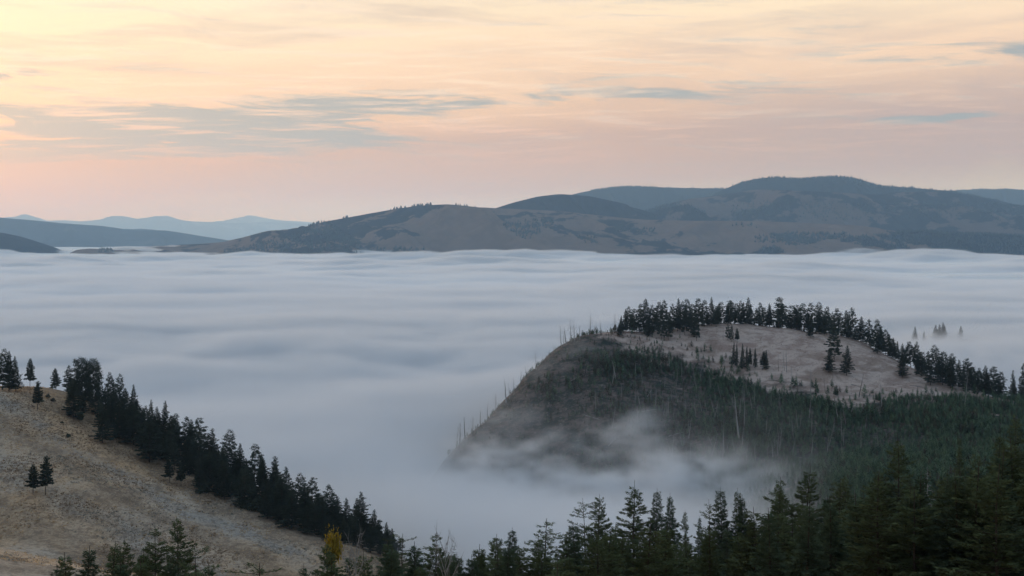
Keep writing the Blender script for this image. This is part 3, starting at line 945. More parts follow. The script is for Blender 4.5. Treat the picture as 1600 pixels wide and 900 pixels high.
for s in range(4):     # snags with short stubs
    proto('snag', 10.0, *make_tree(340 + s, 10, 1.1, cb=0.3, nb=16 + 4 * s, irr=0.5, shape=0.5, up=0.5, droop=0.0, wood_only=True, lean=0.06, trunk_r=0.011 + 0.004 * s), M_GREY if s % 2 else M_CHAR, None)
for s in range(2):     # snags still carrying fine branches
    proto('branchy_snag', 10.0, *make_tree(360 + s, 10, 1.7, cb=0.15, nb=44, irr=0.35, shape=0.6, up=0.25, droop=0.15, wood_only=True, twig=2, lean=0.03, trunk_r=0.012), M_GREY, None)
for s in range(2):     # dead firs in the foreground, a net of fine grey twigs
    proto('dead_fir', 20.0, *make_tree(380 + s, 20, 2.4, cb=0.08, nb=110, irr=0.3, shape=0.75, up=-0.05, droop=0.15, wood_only=True, twig=5, lean=0.01, trunk_r=0.009), M_GREY, None)
for s in range(1):     # leafless broadleaf
    proto('leafless', 8.0, *make_tree(390 + s, 8, 1.7, cb=0.30, nb=30, irr=0.25, shape=0.5, round_top=0.8, up=0.8, droop=0.0, wood_only=True, twig=9, trunk_r=0.010), M_GREY, None)
proto('yellow', 12.0, *make_tree(400, 12, 0.85, cb=0.88, nb=60, shape=0.5, round_top=0.9, up=0.6, droop=0.0, spray=0.42, dens=26, irr=0.25, clump=0.35, width=0.7), M_BARK, M_YELLOW)

COUNT = {'n': 0}
rp = random.Random(11)

def plant(kind, x, y, z, h, label, cat, name, group=None, wide=1.0, idx=None, tilt=0.0):
    """One tree: an Empty at its foot with trunk and crown of its own."""
    P0 = PROTO[kind]; H0, tm, cm = P0[rp.randrange(len(P0)) if idx is None else idx % len(P0)]
    if name == 'conifer_tree' and kind in ('pine', 'round'):
        name, cat = 'pine_tree', 'pine'
    e = bpy.data.objects.new(name, None); COL.objects.link(e)
    e.empty_display_size = 1.0
    s = h / H0
    e.location = (x, y, z); e.scale = (s * wide, s * wide, s)
    e.rotation_euler = (rp.gauss(0, tilt), rp.gauss(0, tilt), rp.uniform(0, 6.283))
    e['label'] = label; e['category'] = cat
    if group: e['group'] = group
    for nm, me in (('trunk', tm), ('crown', cm)):
        if me is None: continue
        o = bpy.data.objects.new(nm, me); COL.objects.link(o); o.parent = e
    COUNT['n'] += 1
    return e


def by_top(px, top, h, d0=60, d1=420):
    """Distance at which a tree of height h in column px reaches photograph row top."""
    D = np.arange(d0, d1, 1.0)
    g = ground_z((px - 800.0) / F * D, D)
    hh = -(top - HY) / F * D - g
    w = np.nonzero(hh >= h)[0]
    d = D[w[0]] if len(w) else D[int(np.argmax(hh))]
    x = (px - 800.0) / F * d
    return x, d, gz(x, d), -(top - HY) / F * d - gz(x, d)


ORD = ['first', 'second', 'third', 'fourth', 'fifth', 'sixth', 'seventh', 'eighth', 'ninth', 'tenth', 'eleventh', 'twelfth', 'thirteenth',
       'fourteenth', 'fifteenth', 'sixteenth', 'seventeenth', 'eighteenth', 'nineteenth', 'twentieth']
def nth(i):
    if i < 20: return ORD[i]
    t = (i + 1) // 10; u = (i + 1) % 10
    tens = {2: ('twentieth', 'twenty'), 3: ('thirtieth', 'thirty'), 4: ('fortieth', 'forty'), 5: ('fiftieth', 'fifty'), 6: ('sixtieth', 'sixty')}[t]
    return tens[0] if u == 0 else tens[1] + '-' + ORD[u - 1]

# ------------------------------------------------------------------ foreground wood along the bottom of the view
FORE = [  # column, row of the tip, height, kind, width, extra words
    (97, 880, 11, 'fir', 0.8, 'lowest small fir tip at the left end of the bottom edge'),
    (125, 857, 14, 'fir', 1.0, 'dark narrow fir at the left end of the clump on the grass slope'),
    (141, 853, 14, 'fir', 0.95, 'dark fir just right of the clump\'s leftmost tree'),
    (162, 848, 15, 'rusty', 0.8, 'brownish fir in the middle of the bottom left clump'),
    (180, 841, 16, 'rusty', 0.8, 'tallest brownish fir of the bottom left clump'),
    (196, 874, 12, 'fir', 1.0, 'short fir under the tall brownish fir at bottom left'),
    (214, 864, 13, 'fir', 0.8, 'narrow pointed fir ending the bottom left clump'),
    (247, 820, 17, 'layered', 0.85, 'open layered fir, left one of the tall pair before the grass'),
    (287, 805, 19, 'layered', 0.85, 'tall layered fir with bare gaps, right one of the tall pair'),
    (305, 855, 13, 'open', 0.8, 'thin fir leaning on the tall pair\'s right side'),
    (320, 883, 11, 'fir', 0.8, 'little fir right of the tall pair, only its tip showing'),
    (232, 880, 11, 'fir', 1.1, 'dark filler fir below the tall pair\'s left tree'),
    (272, 872, 12, 'fir', 1.1, 'dark filler fir between the stems of the tall pair'),
    (415, 876, 11, 'open', 1.2, 'spreading dark fir top alone on the bottom edge of the grass'),
    (483, 879, 12, 'fir', 0.7, 'thin fir tip left of the yellow-topped tree'),
    (508, 862, 14, 'layered', 0.9, 'layered fir in front of the yellow leaves'),
    (521, 846, 16, 'layered', 0.8, 'layered fir whose top overlaps the yellow leaves'),
    (545, 866, 14, 'fir', 0.75, 'narrow black fir right of the yellow leaves'),
    (566, 857, 15, 'layered', 0.8, 'thin layered fir at the grass corner right of the yellow leaves'),
    (601, 858, 14, 'fir', 1.1, 'dark fir at the right tip of the grass slope'),
    (612, 842, 16, 'fir', 1.0, 'fir where the hillside band meets the foreground wood'),
    (633, 831, 17, 'open', 1.0, 'ragged fir tip right of where the hillside band ends'),
    (652, 846, 15, 'fir', 1.0, 'fir between the ragged tip and the round-headed pine'),
    (673, 832, 17, 'layered', 1.0, 'full round-headed fir left of the leafless tree'),
    (688, 862, 14, 'fir', 1.0, 'shorter fir under the leafless tree'),
    (706, 864, 14, 'fir', 1.0, 'small fir in the dip of the foreground tree line'),
    (720, 852, 15, 'fir', 1.0, 'pointed fir just right of the dip in the tree line'),
    (741, 866, 14, 'fir', 1.0, 'low fir right of the dip in the tree line'),
    (764, 835, 17, 'fir', 1.0, 'pointed fir with a flared skirt, left of the black spire'),
    (785, 846, 16, 'open', 0.9, 'slim ragged fir just left of the black spire'),
    (806, 824, 19, 'fir', 1.05, 'black spire fir standing clear of its neighbours'),
    (829, 842, 17, 'fir', 0.9, 'pale misty fir right of the black spire'),
    (850, 812, 19, 'open', 1.35, 'open flat-topped pine showing fog through its limbs'),
    (877, 829, 18, 'layered', 0.9, 'ragged fir right of the open flat-topped pine'),
    (903, 817, 19, 'fir', 1.0, 'thick fir left of the bare-stemmed pine'),
    (921, 777, 23, 'open', 1.0, 'tall pine with bare stem and tufted top'),
    (933, 770, 23, 'layered', 1.0, 'tall fir pressed against the bare-stemmed pine'),
    (960, 826, 19, 'fir', 1.1, 'lower fir in the notch left of the two big spires'),
    (985, 751, 25, 'layered', 1.2, 'big broad fir, tallest left of the fog gap'),
    (1020, 762, 24, 'fir', 1.0, 'tall fir right of the broad fir, its tip slender'),
    (1043, 770, 23, 'fir', 0.9, 'ragged tall fir at the right end of the central group'),
    (1070, 797, 25, 'layered', 0.7, 'grey misty fir standing back in the fog gap'),
    (1092, 805, 24, 'fir', 0.7, 'second misty fir standing back in the fog gap'),
    (1112, 779, 21, 'open', 0.7, 'thin sparse fir at the right side of the fog gap'),
    (1134, 761, 22, 'fir', 1.0, 'sharp spire fir right of the fog gap'),
    (1156, 772, 21, 'fir', 0.8, 'left of a twin pair of slim firs'),
    (1168, 762, 22, 'fir', 0.8, 'right of a twin pair of slim firs'),
    (1211, 745, 23, 'layered', 1.1, 'broad-shouldered fir left of the drooping one'),
    (1225, 751, 22, 'fir', 0.9, 'slimmer fir between two broad ones'),
    (1250, 730, 24, 'layered', 1.25, 'big drooping fir with a flat leaning top'),
    (1290, 772, 21, 'fir', 1.0, 'lower fir right of the big drooping fir'),
    (1312, 742, 23, 'rusty', 1.0, 'soft olive fir, left of a close pair'),
    (1328, 741, 23, 'rusty', 0.9, 'soft olive fir, right of a close pair'),
    (1374, 733, 24, 'rusty', 1.2, 'full rounded olive fir left of the highest broad crown'),
    (1404, 676, 28, 'layered', 1.2, 'very tall broad layered fir with tiered top before the green slope'),
    (1424, 735, 24, 'fir', 0.9, 'fir right below the very tall layered one'),
    (1463, 742, 23, 'open', 0.9, 'sparse fir right of the grey dead stem'),
    (1483, 733, 23, 'fir', 1.0, 'dark fir in front of the hazy slim one'),
    (1501, 679, 29, 'fir', 0.7, 'tall slim hazy fir standing back between darker trees'),
    (1514, 704, 25, 'rusty', 0.8, 'fir with reddish-brown tip beside the slim hazy one'),
    (1531, 728, 23, 'fir', 0.8, 'narrow fir between the reddish tip and the giant'),
    (1561, 671, 27, 'fir', 1.35, 'giant dark fir, largest and darkest near the right edge'),
    (1583, 638, 31, 'layered', 1.0, 'highest fir of all, behind the giant at the right edge'),
    (1600, 700, 25, 'fir', 1.1, 'dark fir cut by the right edge of the view'),
]
CAT = {'fir': 'fir tree', 'layered': 'fir tree', 'rusty': 'fir tree', 'open': 'pine tree'}
for i, (px, top, h, kind, wd, words) in enumerate(FORE):
    x, d, z, hh = by_top(px, top, h)
    plant(kind, x, d, z, hh, words, CAT[kind], 'fir_tree' if kind != 'open' else 'pine_tree', 'conifers of the foreground wood', wide=wd * 22.0 / max(hh, 16) , idx=i)

# lower trees that fill the wood beneath those tips
USED = {}
def filler_label(head, ref, dx):
    words = ref.split(',')[0].split()
    cut = words[:9]
    while cut and cut[-1] in ('the', 'a', 'of', 'in', 'on', 'at', 'to', 'its', 'with', 'where', 'and', 'before', 'from', 'one'):
        cut.pop()
    for extra in ('', ' left side', ' right side', ' far side', ' inner side'):
        if extra == ' left side' and dx > 0: extra = ' right side'
        base = '%s the %s' % (head, ' '.join(cut))
        lab = base if not extra else base + ',' + extra
        if len(lab.split()) > 16:
            lab = ' '.join(lab.split()[:16])
        if lab not in USED:
            USED[lab] = 1
            return lab
    return lab


low = np.interp
def fill_top(px):
    return np.interp(px, [590, 640, 700, 760, 850, 900, 960, 1060, 1100, 1200, 1300, 1400, 1500, 1600], [876, 860, 872, 862, 856, 840, 818, 830, 828, 795, 775, 748, 735, 690])
n = 0
px = 596.0
while px < 1625:
    for row in range(3):
        top = fill_top(px) + row * 34 + rp.uniform(-10, 22)
        if top > 955 or top < 0: continue
        q = px + rp.uniform(-8, 8)
        x, d, z, hh = by_top(q, top, rp.uniform(13, 19))
        d2 = d - row * 4
        kind = rp.choice(['fir', 'fir', 'layered', 'rusty', 'rusty', 'fir'])
        zone = 'under the dip of the tree line' if px < 830 else 'under the central spires' if px < 1060 else 'below the spires right of the fog gap' if px < 1340 else 'beneath the giant firs at the right'
        near = min(FORE, key=lambda r: abs(r[0] - q))
        colour = 'olive' if kind == 'rusty' else 'layered' if kind == 'layered' else 'dark'
        lab = filler_label(colour + ' fir ' + ('just under', 'further below', 'at the bottom edge below')[row], near[5], q - near[0])
        plant(kind, x, d, z, hh, lab, 'fir tree', 'fir_tree', 'low firs filling the foreground wood', wide=1.25)
        n += 1
    px += rp.uniform(12, 17)

# dead and leafless trees of the foreground
for px, top, h, kind, lab in [(1339, 765, 22, 'dead_fir', 'grey dead fir netted with bare twigs, left of the rounded olive fir'),
                              (1446, 727, 23, 'dead_fir', 'pale grey dead stem between tall firs at the right'),
                              (697, 843, 13, 'leafless', 'leafless grey tree with a fan of twigs beside the round-headed fir'),
                              (1592, 822, 15, 'leafless', 'white leafless tree low at the right edge'),
                              (554, 842, 14, 'leafless', 'leafless grey tree just right of the yellow leaves'),
                              (1060, 850, 14, 'dead_fir', 'thin dead fir at the foot of the fog gap'),
                              (340, 892, 9, 'dead_fir', 'bare stick-like dead tree at the bottom of the grass slope')]:
    x, d, z, hh = by_top(px, top, h)
    if lab.startswith(('grey dead', 'white', 'pale grey dead')): d -= 12; x = (px - 800) / F * d; z = gz(x, d); hh = -(top - HY) / F * d - z
    plant(kind, x, d, z, hh, lab, 'dead tree' if kind == 'dead_fir' else 'leafless tree', 'dead_tree' if kind == 'dead_fir' else 'leafless_tree', None, wide=0.9 if kind == 'dead_fir' else 0.38)
x, d, z, hh = by_top(519, 832, 17)
d += 6
plant('yellow', (519 - 800) / F * d, d, gz((519 - 800) / F * d, d), -(841 - HY) / F * d - gz((519 - 800) / F * d, d),
      'small broadleaf tree with bright yellow leaves behind layered firs', 'yellow tree', 'broadleaf_tree', None, wide=0.36)


# ------------------------------------------------------------------ trees of the left hillside
def at_px(px, base, top, kind, lab, cat='conifer', name='conifer_tree', group=None, wide=1.0, idx=None, tilt=0.01, d0=150):
    q = hit(px, base, d0)
    if q is None:
        return None
    x, d, z = q
    return plant(kind, x, d, z, (base - top) / F * d, lab, cat, name, group, wide, idx, tilt)

def behind(px, base, top, back, kind, lab, cat='conifer', name='conifer_tree', group=None, wide=1.0, idx=None, d0=150):
    """A tree whose foot is out of sight, `back` metres beyond the point seen at (px, base)."""
    q = hit(px, base, d0)
    if q is None:
        return None
    d = q[1] + back; x = (px - 800) / F * d; z = gz(x, d)
    return plant(kind, x, d, z, max(-(top - HY) / F * d - z, 4), lab, cat, name, group, wide, idx, 0.01)

HG = 'conifers of the left hillside'
for px, b, t, k, w, lab in [
    (4, 610, 545, 'pine', 1.0, 'tall dark pine at the very left of the hilltop, cut by the view\'s edge'),
    (14, 611, 548, 'cone', 0.9, 'dark pine in the middle of the hilltop trio'),
    (25, 612, 556, 'cone', 0.9, 'rightmost dark pine of the hilltop trio'),
    (47, 606, 560, 'small', 0.8, 'slim conifer alone on the hilltop skyline right of the trio'),
    (59, 640, 595, 'small', 0.9, 'small dark conifer standing just below the hilltop skyline'),
    (114, 653, 592, 'cone', 1.2, 'wide dark conifer at the upper end of the wooded band, trunk showing'),
    (160, 693, 629, 'cone', 1.05, 'broad conifer standing forward of the band, upper slope'),
    (182, 692, 656, 'small', 0.8, 'thin small conifer right of the broad forward one'),
    (233, 722, 645, 'cone', 1.25, 'large spreading conifer on a bare forked foot at the band\'s edge'),
    (265, 755, 717, 'small', 1.0, 'small round conifer on the grass, left one of two below the band'),
    (283, 760, 722, 'small', 0.95, 'small conifer on the grass, right one of two below the band'),
    (52, 774, 725, 'small', 1.0, 'left tree of the lone pair on open grass'),
    (71, 775, 713, 'small', 0.9, 'taller right tree of the lone pair on open grass'),
    (312, 768, 715, 'cone', 1.0, 'dark conifer at the band\'s lower edge, above the big bush'),
    (350, 775, 700, 'cone', 1.1, 'conifer on a thin dark trunk at the middle of the band edge'),
    (441, 812, 740, 'cone', 1.2, 'wide conifer with exposed trunk low on the band\'s edge'),
    (430, 808, 748, 'cone', 1.0, 'conifer just left of the low one with exposed trunk'),
    (494, 832, 775, 'cone', 1.0, 'conifer near the lower end of the band with a short trunk')]:
    at_px(px, b, t, k, lab, group=HG, wide=w)
BAND = [
    (88, 612, 575, 12, 'small', 1.0, 'pale thin conifer tip left of the round-headed pair'),
    (107, 624, 570, 14, 'pine', 0.9, 'pointed conifer just left of the round-headed pair'),
    (129, 634, 558, 16, 'round', 0.95, 'big round-headed pine, left of the pair on the skyline'),
    (144, 640, 560, 18, 'round', 0.95, 'big round-headed pine, right of the pair on the skyline'),
    (158, 650, 600, 16, 'pine', 0.9, 'lower conifer in the notch right of the round-headed pair'),
    (174, 664, 581, 18, 'pine', 0.8, 'left of two slim-headed pines on the upper band skyline'),
    (186, 672, 583, 18, 'pine', 0.8, 'right of two slim-headed pines on the upper band skyline'),
    (209, 688, 599, 18, 'cone', 0.8, 'pointed conifer rising above the band after the slim-headed two'),
    (236, 706, 623, 20, 'cone', 0.75, 'first of two spires standing above the upper middle of the band'),
    (257, 718, 625, 20, 'cone', 0.8, 'second of two spires standing above the upper middle of the band'),
    (276, 730, 645, 20, 'pine', 0.9, 'skyline conifer below the two spires'),
    (293, 740, 650, 22, 'pine', 1.0, 'skyline conifer halfway down the band'),
    (312, 750, 652, 22, 'pine', 1.0, 'bushy-topped skyline conifer past the halfway point'),
    (335, 765, 668, 22, 'cone', 0.9, 'narrow skyline conifer before the rounded hump'),
    (357, 775, 670, 22, 'pine', 1.0, 'rounded hump of a pine on the lower skyline'),
    (377, 785, 692, 22, 'cone', 1.0, 'conifer in the step behind the rounded hump'),
    (397, 798, 692, 22, 'pine', 1.0, 'full-headed pine left of the long step down'),
    (425, 808, 711, 20, 'cone', 1.05, 'large cone-shaped conifer on the lower skyline'),
    (447, 816, 728, 20, 'cone', 1.0, 'conifer right of the large cone-shaped one'),
    (470, 826, 738, 20, 'pine', 1.0, 'broad pine on the skyline before the gap'),
    (487, 832, 745, 20, 'pine', 0.9, 'twin neighbour of the broad pine before the gap'),
    (516, 845, 756, 18, 'pine', 1.0, 'dark round-shouldered pine after the gap'),
    (541, 852, 777, 18, 'cone', 0.9, 'lower conifer left of the band\'s last spire'),
    (565, 862, 767, 16, 'cone', 1.0, 'last tall spire of the band above the fog'),
    (585, 868, 795, 14, 'cone', 1.0, 'conifer stepping down beyond the last spire'),
    (603, 876, 815, 14, 'cone', 0.95, 'small end conifer of the hillside band')]
for px, b, t, bk, k, w, lab in BAND:
    behind(px, b, t, bk, k, lab, group=HG, wide=w)

ridge_px = [q[0] for q in LEFT_RIDGE]; ridge_py = [q[1] for q in LEFT_RIDGE]; ridge_D = [q[2] for q in LEFT_RIDGE]
sky_top = lambda p: np.interp(p, [100, 140, 185, 210, 255, 310, 355, 400, 430, 470, 515, 565, 612], [600, 592, 600, 615, 640, 665, 685, 708, 722, 750, 770, 785, 830])
px = 112.0; k = 0
while px < 618:
    for row in range(4):
        q = px + rp.uniform(-5, 5)
        d = float(np.interp(q, ridge_px, ridge_D)) + row * 9 + rp.uniform(-3, 4) + 3
        x = (q - 800) / F * d; z = gz(x, d)
        top = float(sky_top(q)) + rp.uniform(-6, 46) + (3 - row) * 7
        hh = -(top - HY) / F * d - z
        hh = min(max(hh, 6), 20)
        near = min(BAND, key=lambda r: abs(r[0] - q))
        lab = filler_label(('band-edge conifer in front of', 'conifer hidden just before', 'conifer deep in the band by', 'conifer at the back beside')[row], near[6], q - near[0])
        plant(rp.choice(['cone', 'cone', 'cone', 'pine']), x, d, z, hh, lab, 'conifer', 'conifer_tree', 'conifers packed in the hillside band', wide=rp.uniform(0.85, 1.5))
    px += rp.uniform(8, 13)


# ------------------------------------------------------------------ trees of the knoll
KG = 'conifers along the knoll crest'
CRESTLINE = [(968, 500), (977, 482), (984, 478), (991, 482), (1001, 474), (1012, 466), (1020, 476), (1028, 471), (1039, 468), (1050, 474), (1059, 465), (1066, 470),
             (1073, 466), (1082, 474), (1092, 465), (1101, 468), (1112, 463), (1120, 472), (1127, 471), (1142, 469), (1150, 473), (1159, 469), (1170, 464),
             (1187, 472), (1194, 480), (1202, 476), (1216, 463), (1222, 474), (1236, 476), (1245, 476), (1257, 473), (1265, 472), (1280, 471), (1291, 478),
             (1306, 481), (1322, 484), (1345, 494), (1359, 498), (1368, 498), (1376, 512), (1384, 514), (1395, 528), (1411, 536), (1423, 533), (1431, 533),
             (1441, 549), (1462, 538), (1473, 548), (1486, 552), (1498, 561), (1512, 559), (1520, 572), (1528, 578), (1540, 570), (1553, 572), (1563, 580)]
cpx = [q[0] for q in CREST]; cpy = [q[1] for q in CREST]; cD = [q[2] for q in CREST]
for i, (px, top) in enumerate(CRESTLINE):
    d = float(np.interp(px, cpx, cD)) + rp.uniform(-16, 5)
    x = (px - 800) / F * d; z = gz(x, d)
    hh = -(top - HY) / F * d - z
    kind = rp.choice(['cone', 'pine', 'pine'])
    word = 'left end of the knoll crest row' if i < 28 else 'right end of the knoll crest row'
    j = i if i < 28 else len(CRESTLINE) - 1 - i
    size = 'tall ' if hh > 16.5 else 'low ' if hh < 11 else ''
    plant(kind, x, d, z, max(hh, 6), '%s%s conifer on the skyline, %s from the %s' % (size, 'dark', nth(j), word), 'conifer', 'conifer_tree', KG,
          wide=rp.uniform(0.75, 1.35), tilt=0.03)
for px in list(range(972, 1330, 9)) + list(range(1345, 1575, 12)):   # a second rank in the thick of the crest wood
    q = px + rp.uniform(-4, 4); d = float(np.interp(q, cpx, cD)) + rp.uniform(-20, 16); x = (q - 800) / F * d; z = gz(x, d)
    if rp.random() < 0.25: continue
    seg = 'at its thick left end' if q < 1075 else 'above the reddish ground' if q < 1140 else 'at the head of the meadow' if q < 1300 else 'where it steps down to the right' if q < 1430 else 'in its right-hand wood'
    lab = 'low dark conifer filling the knoll crest wood ' + seg
    plant(rp.choice(['cone', 'cone', 'pine']), x, d, z, rp.uniform(7.5, 14), lab, 'conifer', 'conifer_tree', 'lower conifers of the crest wood ' + seg, wide=0.9)
for px, b, t, k, w, lab in [
    (960, 514, 502, 'small', 1.2, 'little dark round conifer at the left end of the knoll crest'),
    (992, 517, 506, 'small', 1.2, 'low dark conifer just below the left end of the crest wood'),
    (1011, 527, 499, 'cone', 0.55, 'narrow column-like conifer on the pale meadow patch'),
    (1034, 530, 492, 'pine', 0.9, 'bushy conifer below the crest wood, left of two'),
    (1044, 532, 494, 'pine', 0.9, 'bushy conifer below the crest wood, right of two'),
    (1070, 524, 486, 'pine', 0.8, 'conifer under the crest wood on reddish ground'),
    (1088, 533, 491, 'pine', 0.7, 'slim conifer low under the crest wood, right of the reddish ground'),
    (1084, 526, 484, 'cone', 0.8, 'conifer touching the crest wood above the reddish ground'),
    (1137, 532, 506, 'pine', 0.7, 'left of three small pines high on the meadow\'s left side'),
    (1143, 534, 507, 'pine', 0.7, 'middle of three small pines high on the meadow\'s left side'),
    (1152, 536, 513, 'small', 0.8, 'right of three small pines high on the meadow\'s left side'),
    (1145, 572, 534, 'cone', 0.5, 'first narrow pine in the file beside the burnt slope'),
    (1151, 575, 536, 'cone', 0.45, 'second narrow pine in the file beside the burnt slope'),
    (1160, 577, 536, 'cone', 0.55, 'third and darkest pine in the file beside the burnt slope'),
    (1167, 574, 540, 'cone', 0.5, 'fourth narrow pine in the file beside the burnt slope'),
    (1172, 578, 545, 'small', 0.6, 'fifth thin pine in the file beside the burnt slope'),
    (1180, 576, 543, 'cone', 0.6, 'last narrow pine in the file beside the burnt slope'),
    (1192, 578, 549, 'small', 0.9, 'dark conifer, left one of the pair ending the file'),
    (1197, 579, 547, 'cone', 0.85, 'dark full conifer, right one of the pair ending the file'),
    (1267, 528, 492, 'cone', 1.0, 'conifer standing forward of the crest row at the meadow\'s top'),
    (1288, 524, 488, 'cone', 0.9, 'conifer at the meadow\'s top right of the forward one'),
    (1303, 562, 510, 'pine', 1.05, 'tallest of the meadow trio, standing highest'),
    (1295, 582, 543, 'cone', 1.15, 'left lower tree of the meadow trio'),
    (1323, 587, 539, 'cone', 1.1, 'right lower tree of the meadow trio'),
    (1396, 561, 527, 'cone', 1.0, 'conifer on the meadow\'s right shoulder below the gap in the row'),
    (1410, 590, 553, 'cone', 1.15, 'broad conifer on the grass before the right-hand wood'),
    (1439, 588, 549, 'cone', 1.0, 'conifer with visible trunk left of the close group'),
    (1454, 602, 548, 'cone', 0.95, 'left of three trunked conifers before the right-hand wood'),
    (1473, 602, 550, 'cone', 0.95, 'middle of three trunked conifers before the right-hand wood'),
    (1485, 607, 556, 'cone', 0.9, 'right of three trunked conifers before the right-hand wood'),
    (1584, 624, 592, 'cone', 0.75, 'black spruce spire where the knoll meets the green slope'),
    (1597, 622, 596, 'cone', 0.8, 'second black spruce spire at the view\'s right edge')]:
    at_px(px, b, t, k, lab, group='conifers standing on the knoll meadow', wide=w, d0=400)
for i, (px, t, bk, w) in enumerate([(1584, 577, 70, 0.6), (1599, 566, 70, 0.6), (1560, 596, 50, 0.7), (1332, 478, 110, 0.7), (1327, 484, 110, 0.7)]):
    d = float(np.interp(px, cpx, cD)) + bk; x = (px - 800) / F * d; z = gz(x, d)
    lab = ['pale slim fogged conifer behind the black spruce spire', 'tallest fogged conifer at the view\'s right edge, behind the spires',
           'faint fogged conifer at the right end of the crest row', 'ghostly conifer in fog behind the crest, right one', 'ghostly conifer in fog behind the crest, left one'][i]
    plant('cone', x, d, z, max(-(t - HY) / F * d - z, 8), lab, 'conifer', 'conifer_tree', None, wide=w)
# the mound beyond, drowned in fog
for i, (px, b, t, w) in enumerate([(1431, 513, 499, 0.9), (1443, 514, 493, 0.8), (1466, 507, 492, 1.0), (1473, 507, 489, 1.0), (1462, 516, 504, 1.1), (1476, 517, 508, 1.0), (1500, 515, 500, 1.0)]):
    d = 1155 + i * 6; x = (px - 800) / F * d; z = gz(x, d)
    lab = ['left dark conifer of the foggy mound\'s front pair', 'taller right conifer of the foggy mound\'s front pair', 'left conifer of the misty clump behind the front pair',
           'right conifer of the misty clump behind the front pair', 'low round conifer right of the foggy mound\'s front pair', 'faintest low conifer on the foggy mound',
           'dim conifer at the right end of the foggy mound'][i]
    plant('cone', x, d, z, min(max(-(t - HY) / F * d - z, 8), 16), lab, 'conifer', 'conifer_tree', 'conifers on the foggy mound', wide=w)

for i in range(46):   # knee-high to head-high growth under the crest trees
    q = 1000 + i * 7.4 + rp.uniform(-3, 3); d = float(np.interp(q, cpx, cD)) + rp.uniform(-8, 4); x = (q - 800) / F * d; z = gz(x, d)
    plant('cone', x, d, z - 0.3, rp.uniform(2.5, 6.0), 'low young conifer at the foot of the knoll crest trees', 'conifer', 'conifer_tree', 'low conifers under the knoll crest trees', wide=1.5)

# snags on the knoll
SG = 'bare dead trunks on the knoll'
for i, (px, b, t, k) in enumerate([(877, 540, 508, 'branchy_snag'), (881, 538, 517, 'snag'), (885, 537, 511, 'snag'), (893, 532, 499, 'branchy_snag'), (898, 531, 500, 'branchy_snag'), (906, 528, 508, 'snag'),
                                   (922, 520, 489, 'branchy_snag'), (933, 517, 501, 'snag'), (938, 517, 499, 'snag'), (946, 516, 511, 'snag'), (961, 518, 489, 'branchy_snag')]):
    lab = '%s bare dead tree from the left along the knoll\'s upper left skyline' % nth(i)
    if at_px(px, b + 2, t, k, lab, 'dead tree', 'dead_tree', SG, 1.7, d0=400, tilt=0.03) is None:
        d = float(np.interp(px, [720, 930], [650, 745])); x = (px - 800) / F * d; z = gz(x, d)
        plant(k, x, d, z, -(t - HY) / F * d - z, lab, 'dead tree', 'dead_tree', SG, 1.0, None, 0.03)
epx = [q[0] for q in EDGE][::-1]; eD = [q[2] for q in EDGE][::-1]
for i, (px, t) in enumerate([(866, 535), (858, 545), (846, 556), (838, 548), (824, 572), (814, 580), (803, 590), (796, 598), (791, 592), (775, 615), (762, 628), (750, 640), (739, 648), (727, 648), (718, 650), (712, 648)]):
    d = float(np.interp(px, epx, eD)) - 4; x = (px - 800) / F * d; z = gz(x, d)
    plant('snag' if i % 3 else 'branchy_snag', x, d, z, min(max(-(t - HY) / F * d - z, 5), 11), '%s dead trunk, counting down the knoll\'s steep left edge into the fog' % nth(i),
          'dead tree', 'dead_tree', SG, 1.5, None, 0.07)
for i, (px, b, t, k) in enumerate([(1217, 581, 553, 'snag'), (1226, 580, 548, 'branchy_snag'), (1229, 582, 545, 'snag'), (1222, 592, 570, 'snag'), (1237, 607, 571, 'snag'), (1247, 606, 580, 'snag'),
                                   (1267, 618, 572, 'branchy_snag'), (1289, 612, 586, 'snag'), (1300, 612, 583, 'snag'), (1330, 612, 594, 'snag'), (1342, 622, 583, 'snag'), (1354, 622, 606, 'snag'),
                                   (1378, 638, 596, 'snag'), (1464, 624, 606, 'snag'), (1498, 630, 590, 'snag'), (1507, 640, 578, 'branchy_snag'), (1476, 640, 618, 'snag'), (1130, 532, 512, 'snag'),
                                   (1218, 705, 655, 'branchy_snag'), (1268, 680, 632, 'branchy_snag'), (1316, 690, 640, 'branchy_snag'), (1131, 710, 665, 'snag'), (1372, 712, 672, 'branchy_snag'),
                                   (1390, 705, 678, 'snag'), (1486, 705, 660, 'snag'), (1502, 680, 630, 'snag'), (1436, 715, 680, 'snag'), (1155, 690, 610, 'snag'), (1163, 680, 615, 'snag')]):
    at_px(px, b, t, k, '%s grey dead trunk from the left among those on or below the meadow' % nth(sorted([1217, 1226, 1229, 1222, 1237, 1247, 1267, 1289, 1300, 1330, 1342, 1354, 1378, 1464, 1498, 1507, 1476, 1130, 1218,
          1268, 1316, 1131, 1372, 1390, 1486, 1502, 1436, 1155, 1163]).index(px)), 'dead tree', 'dead_tree', SG, 0.95, d0=400, tilt=0.05)
n = 0
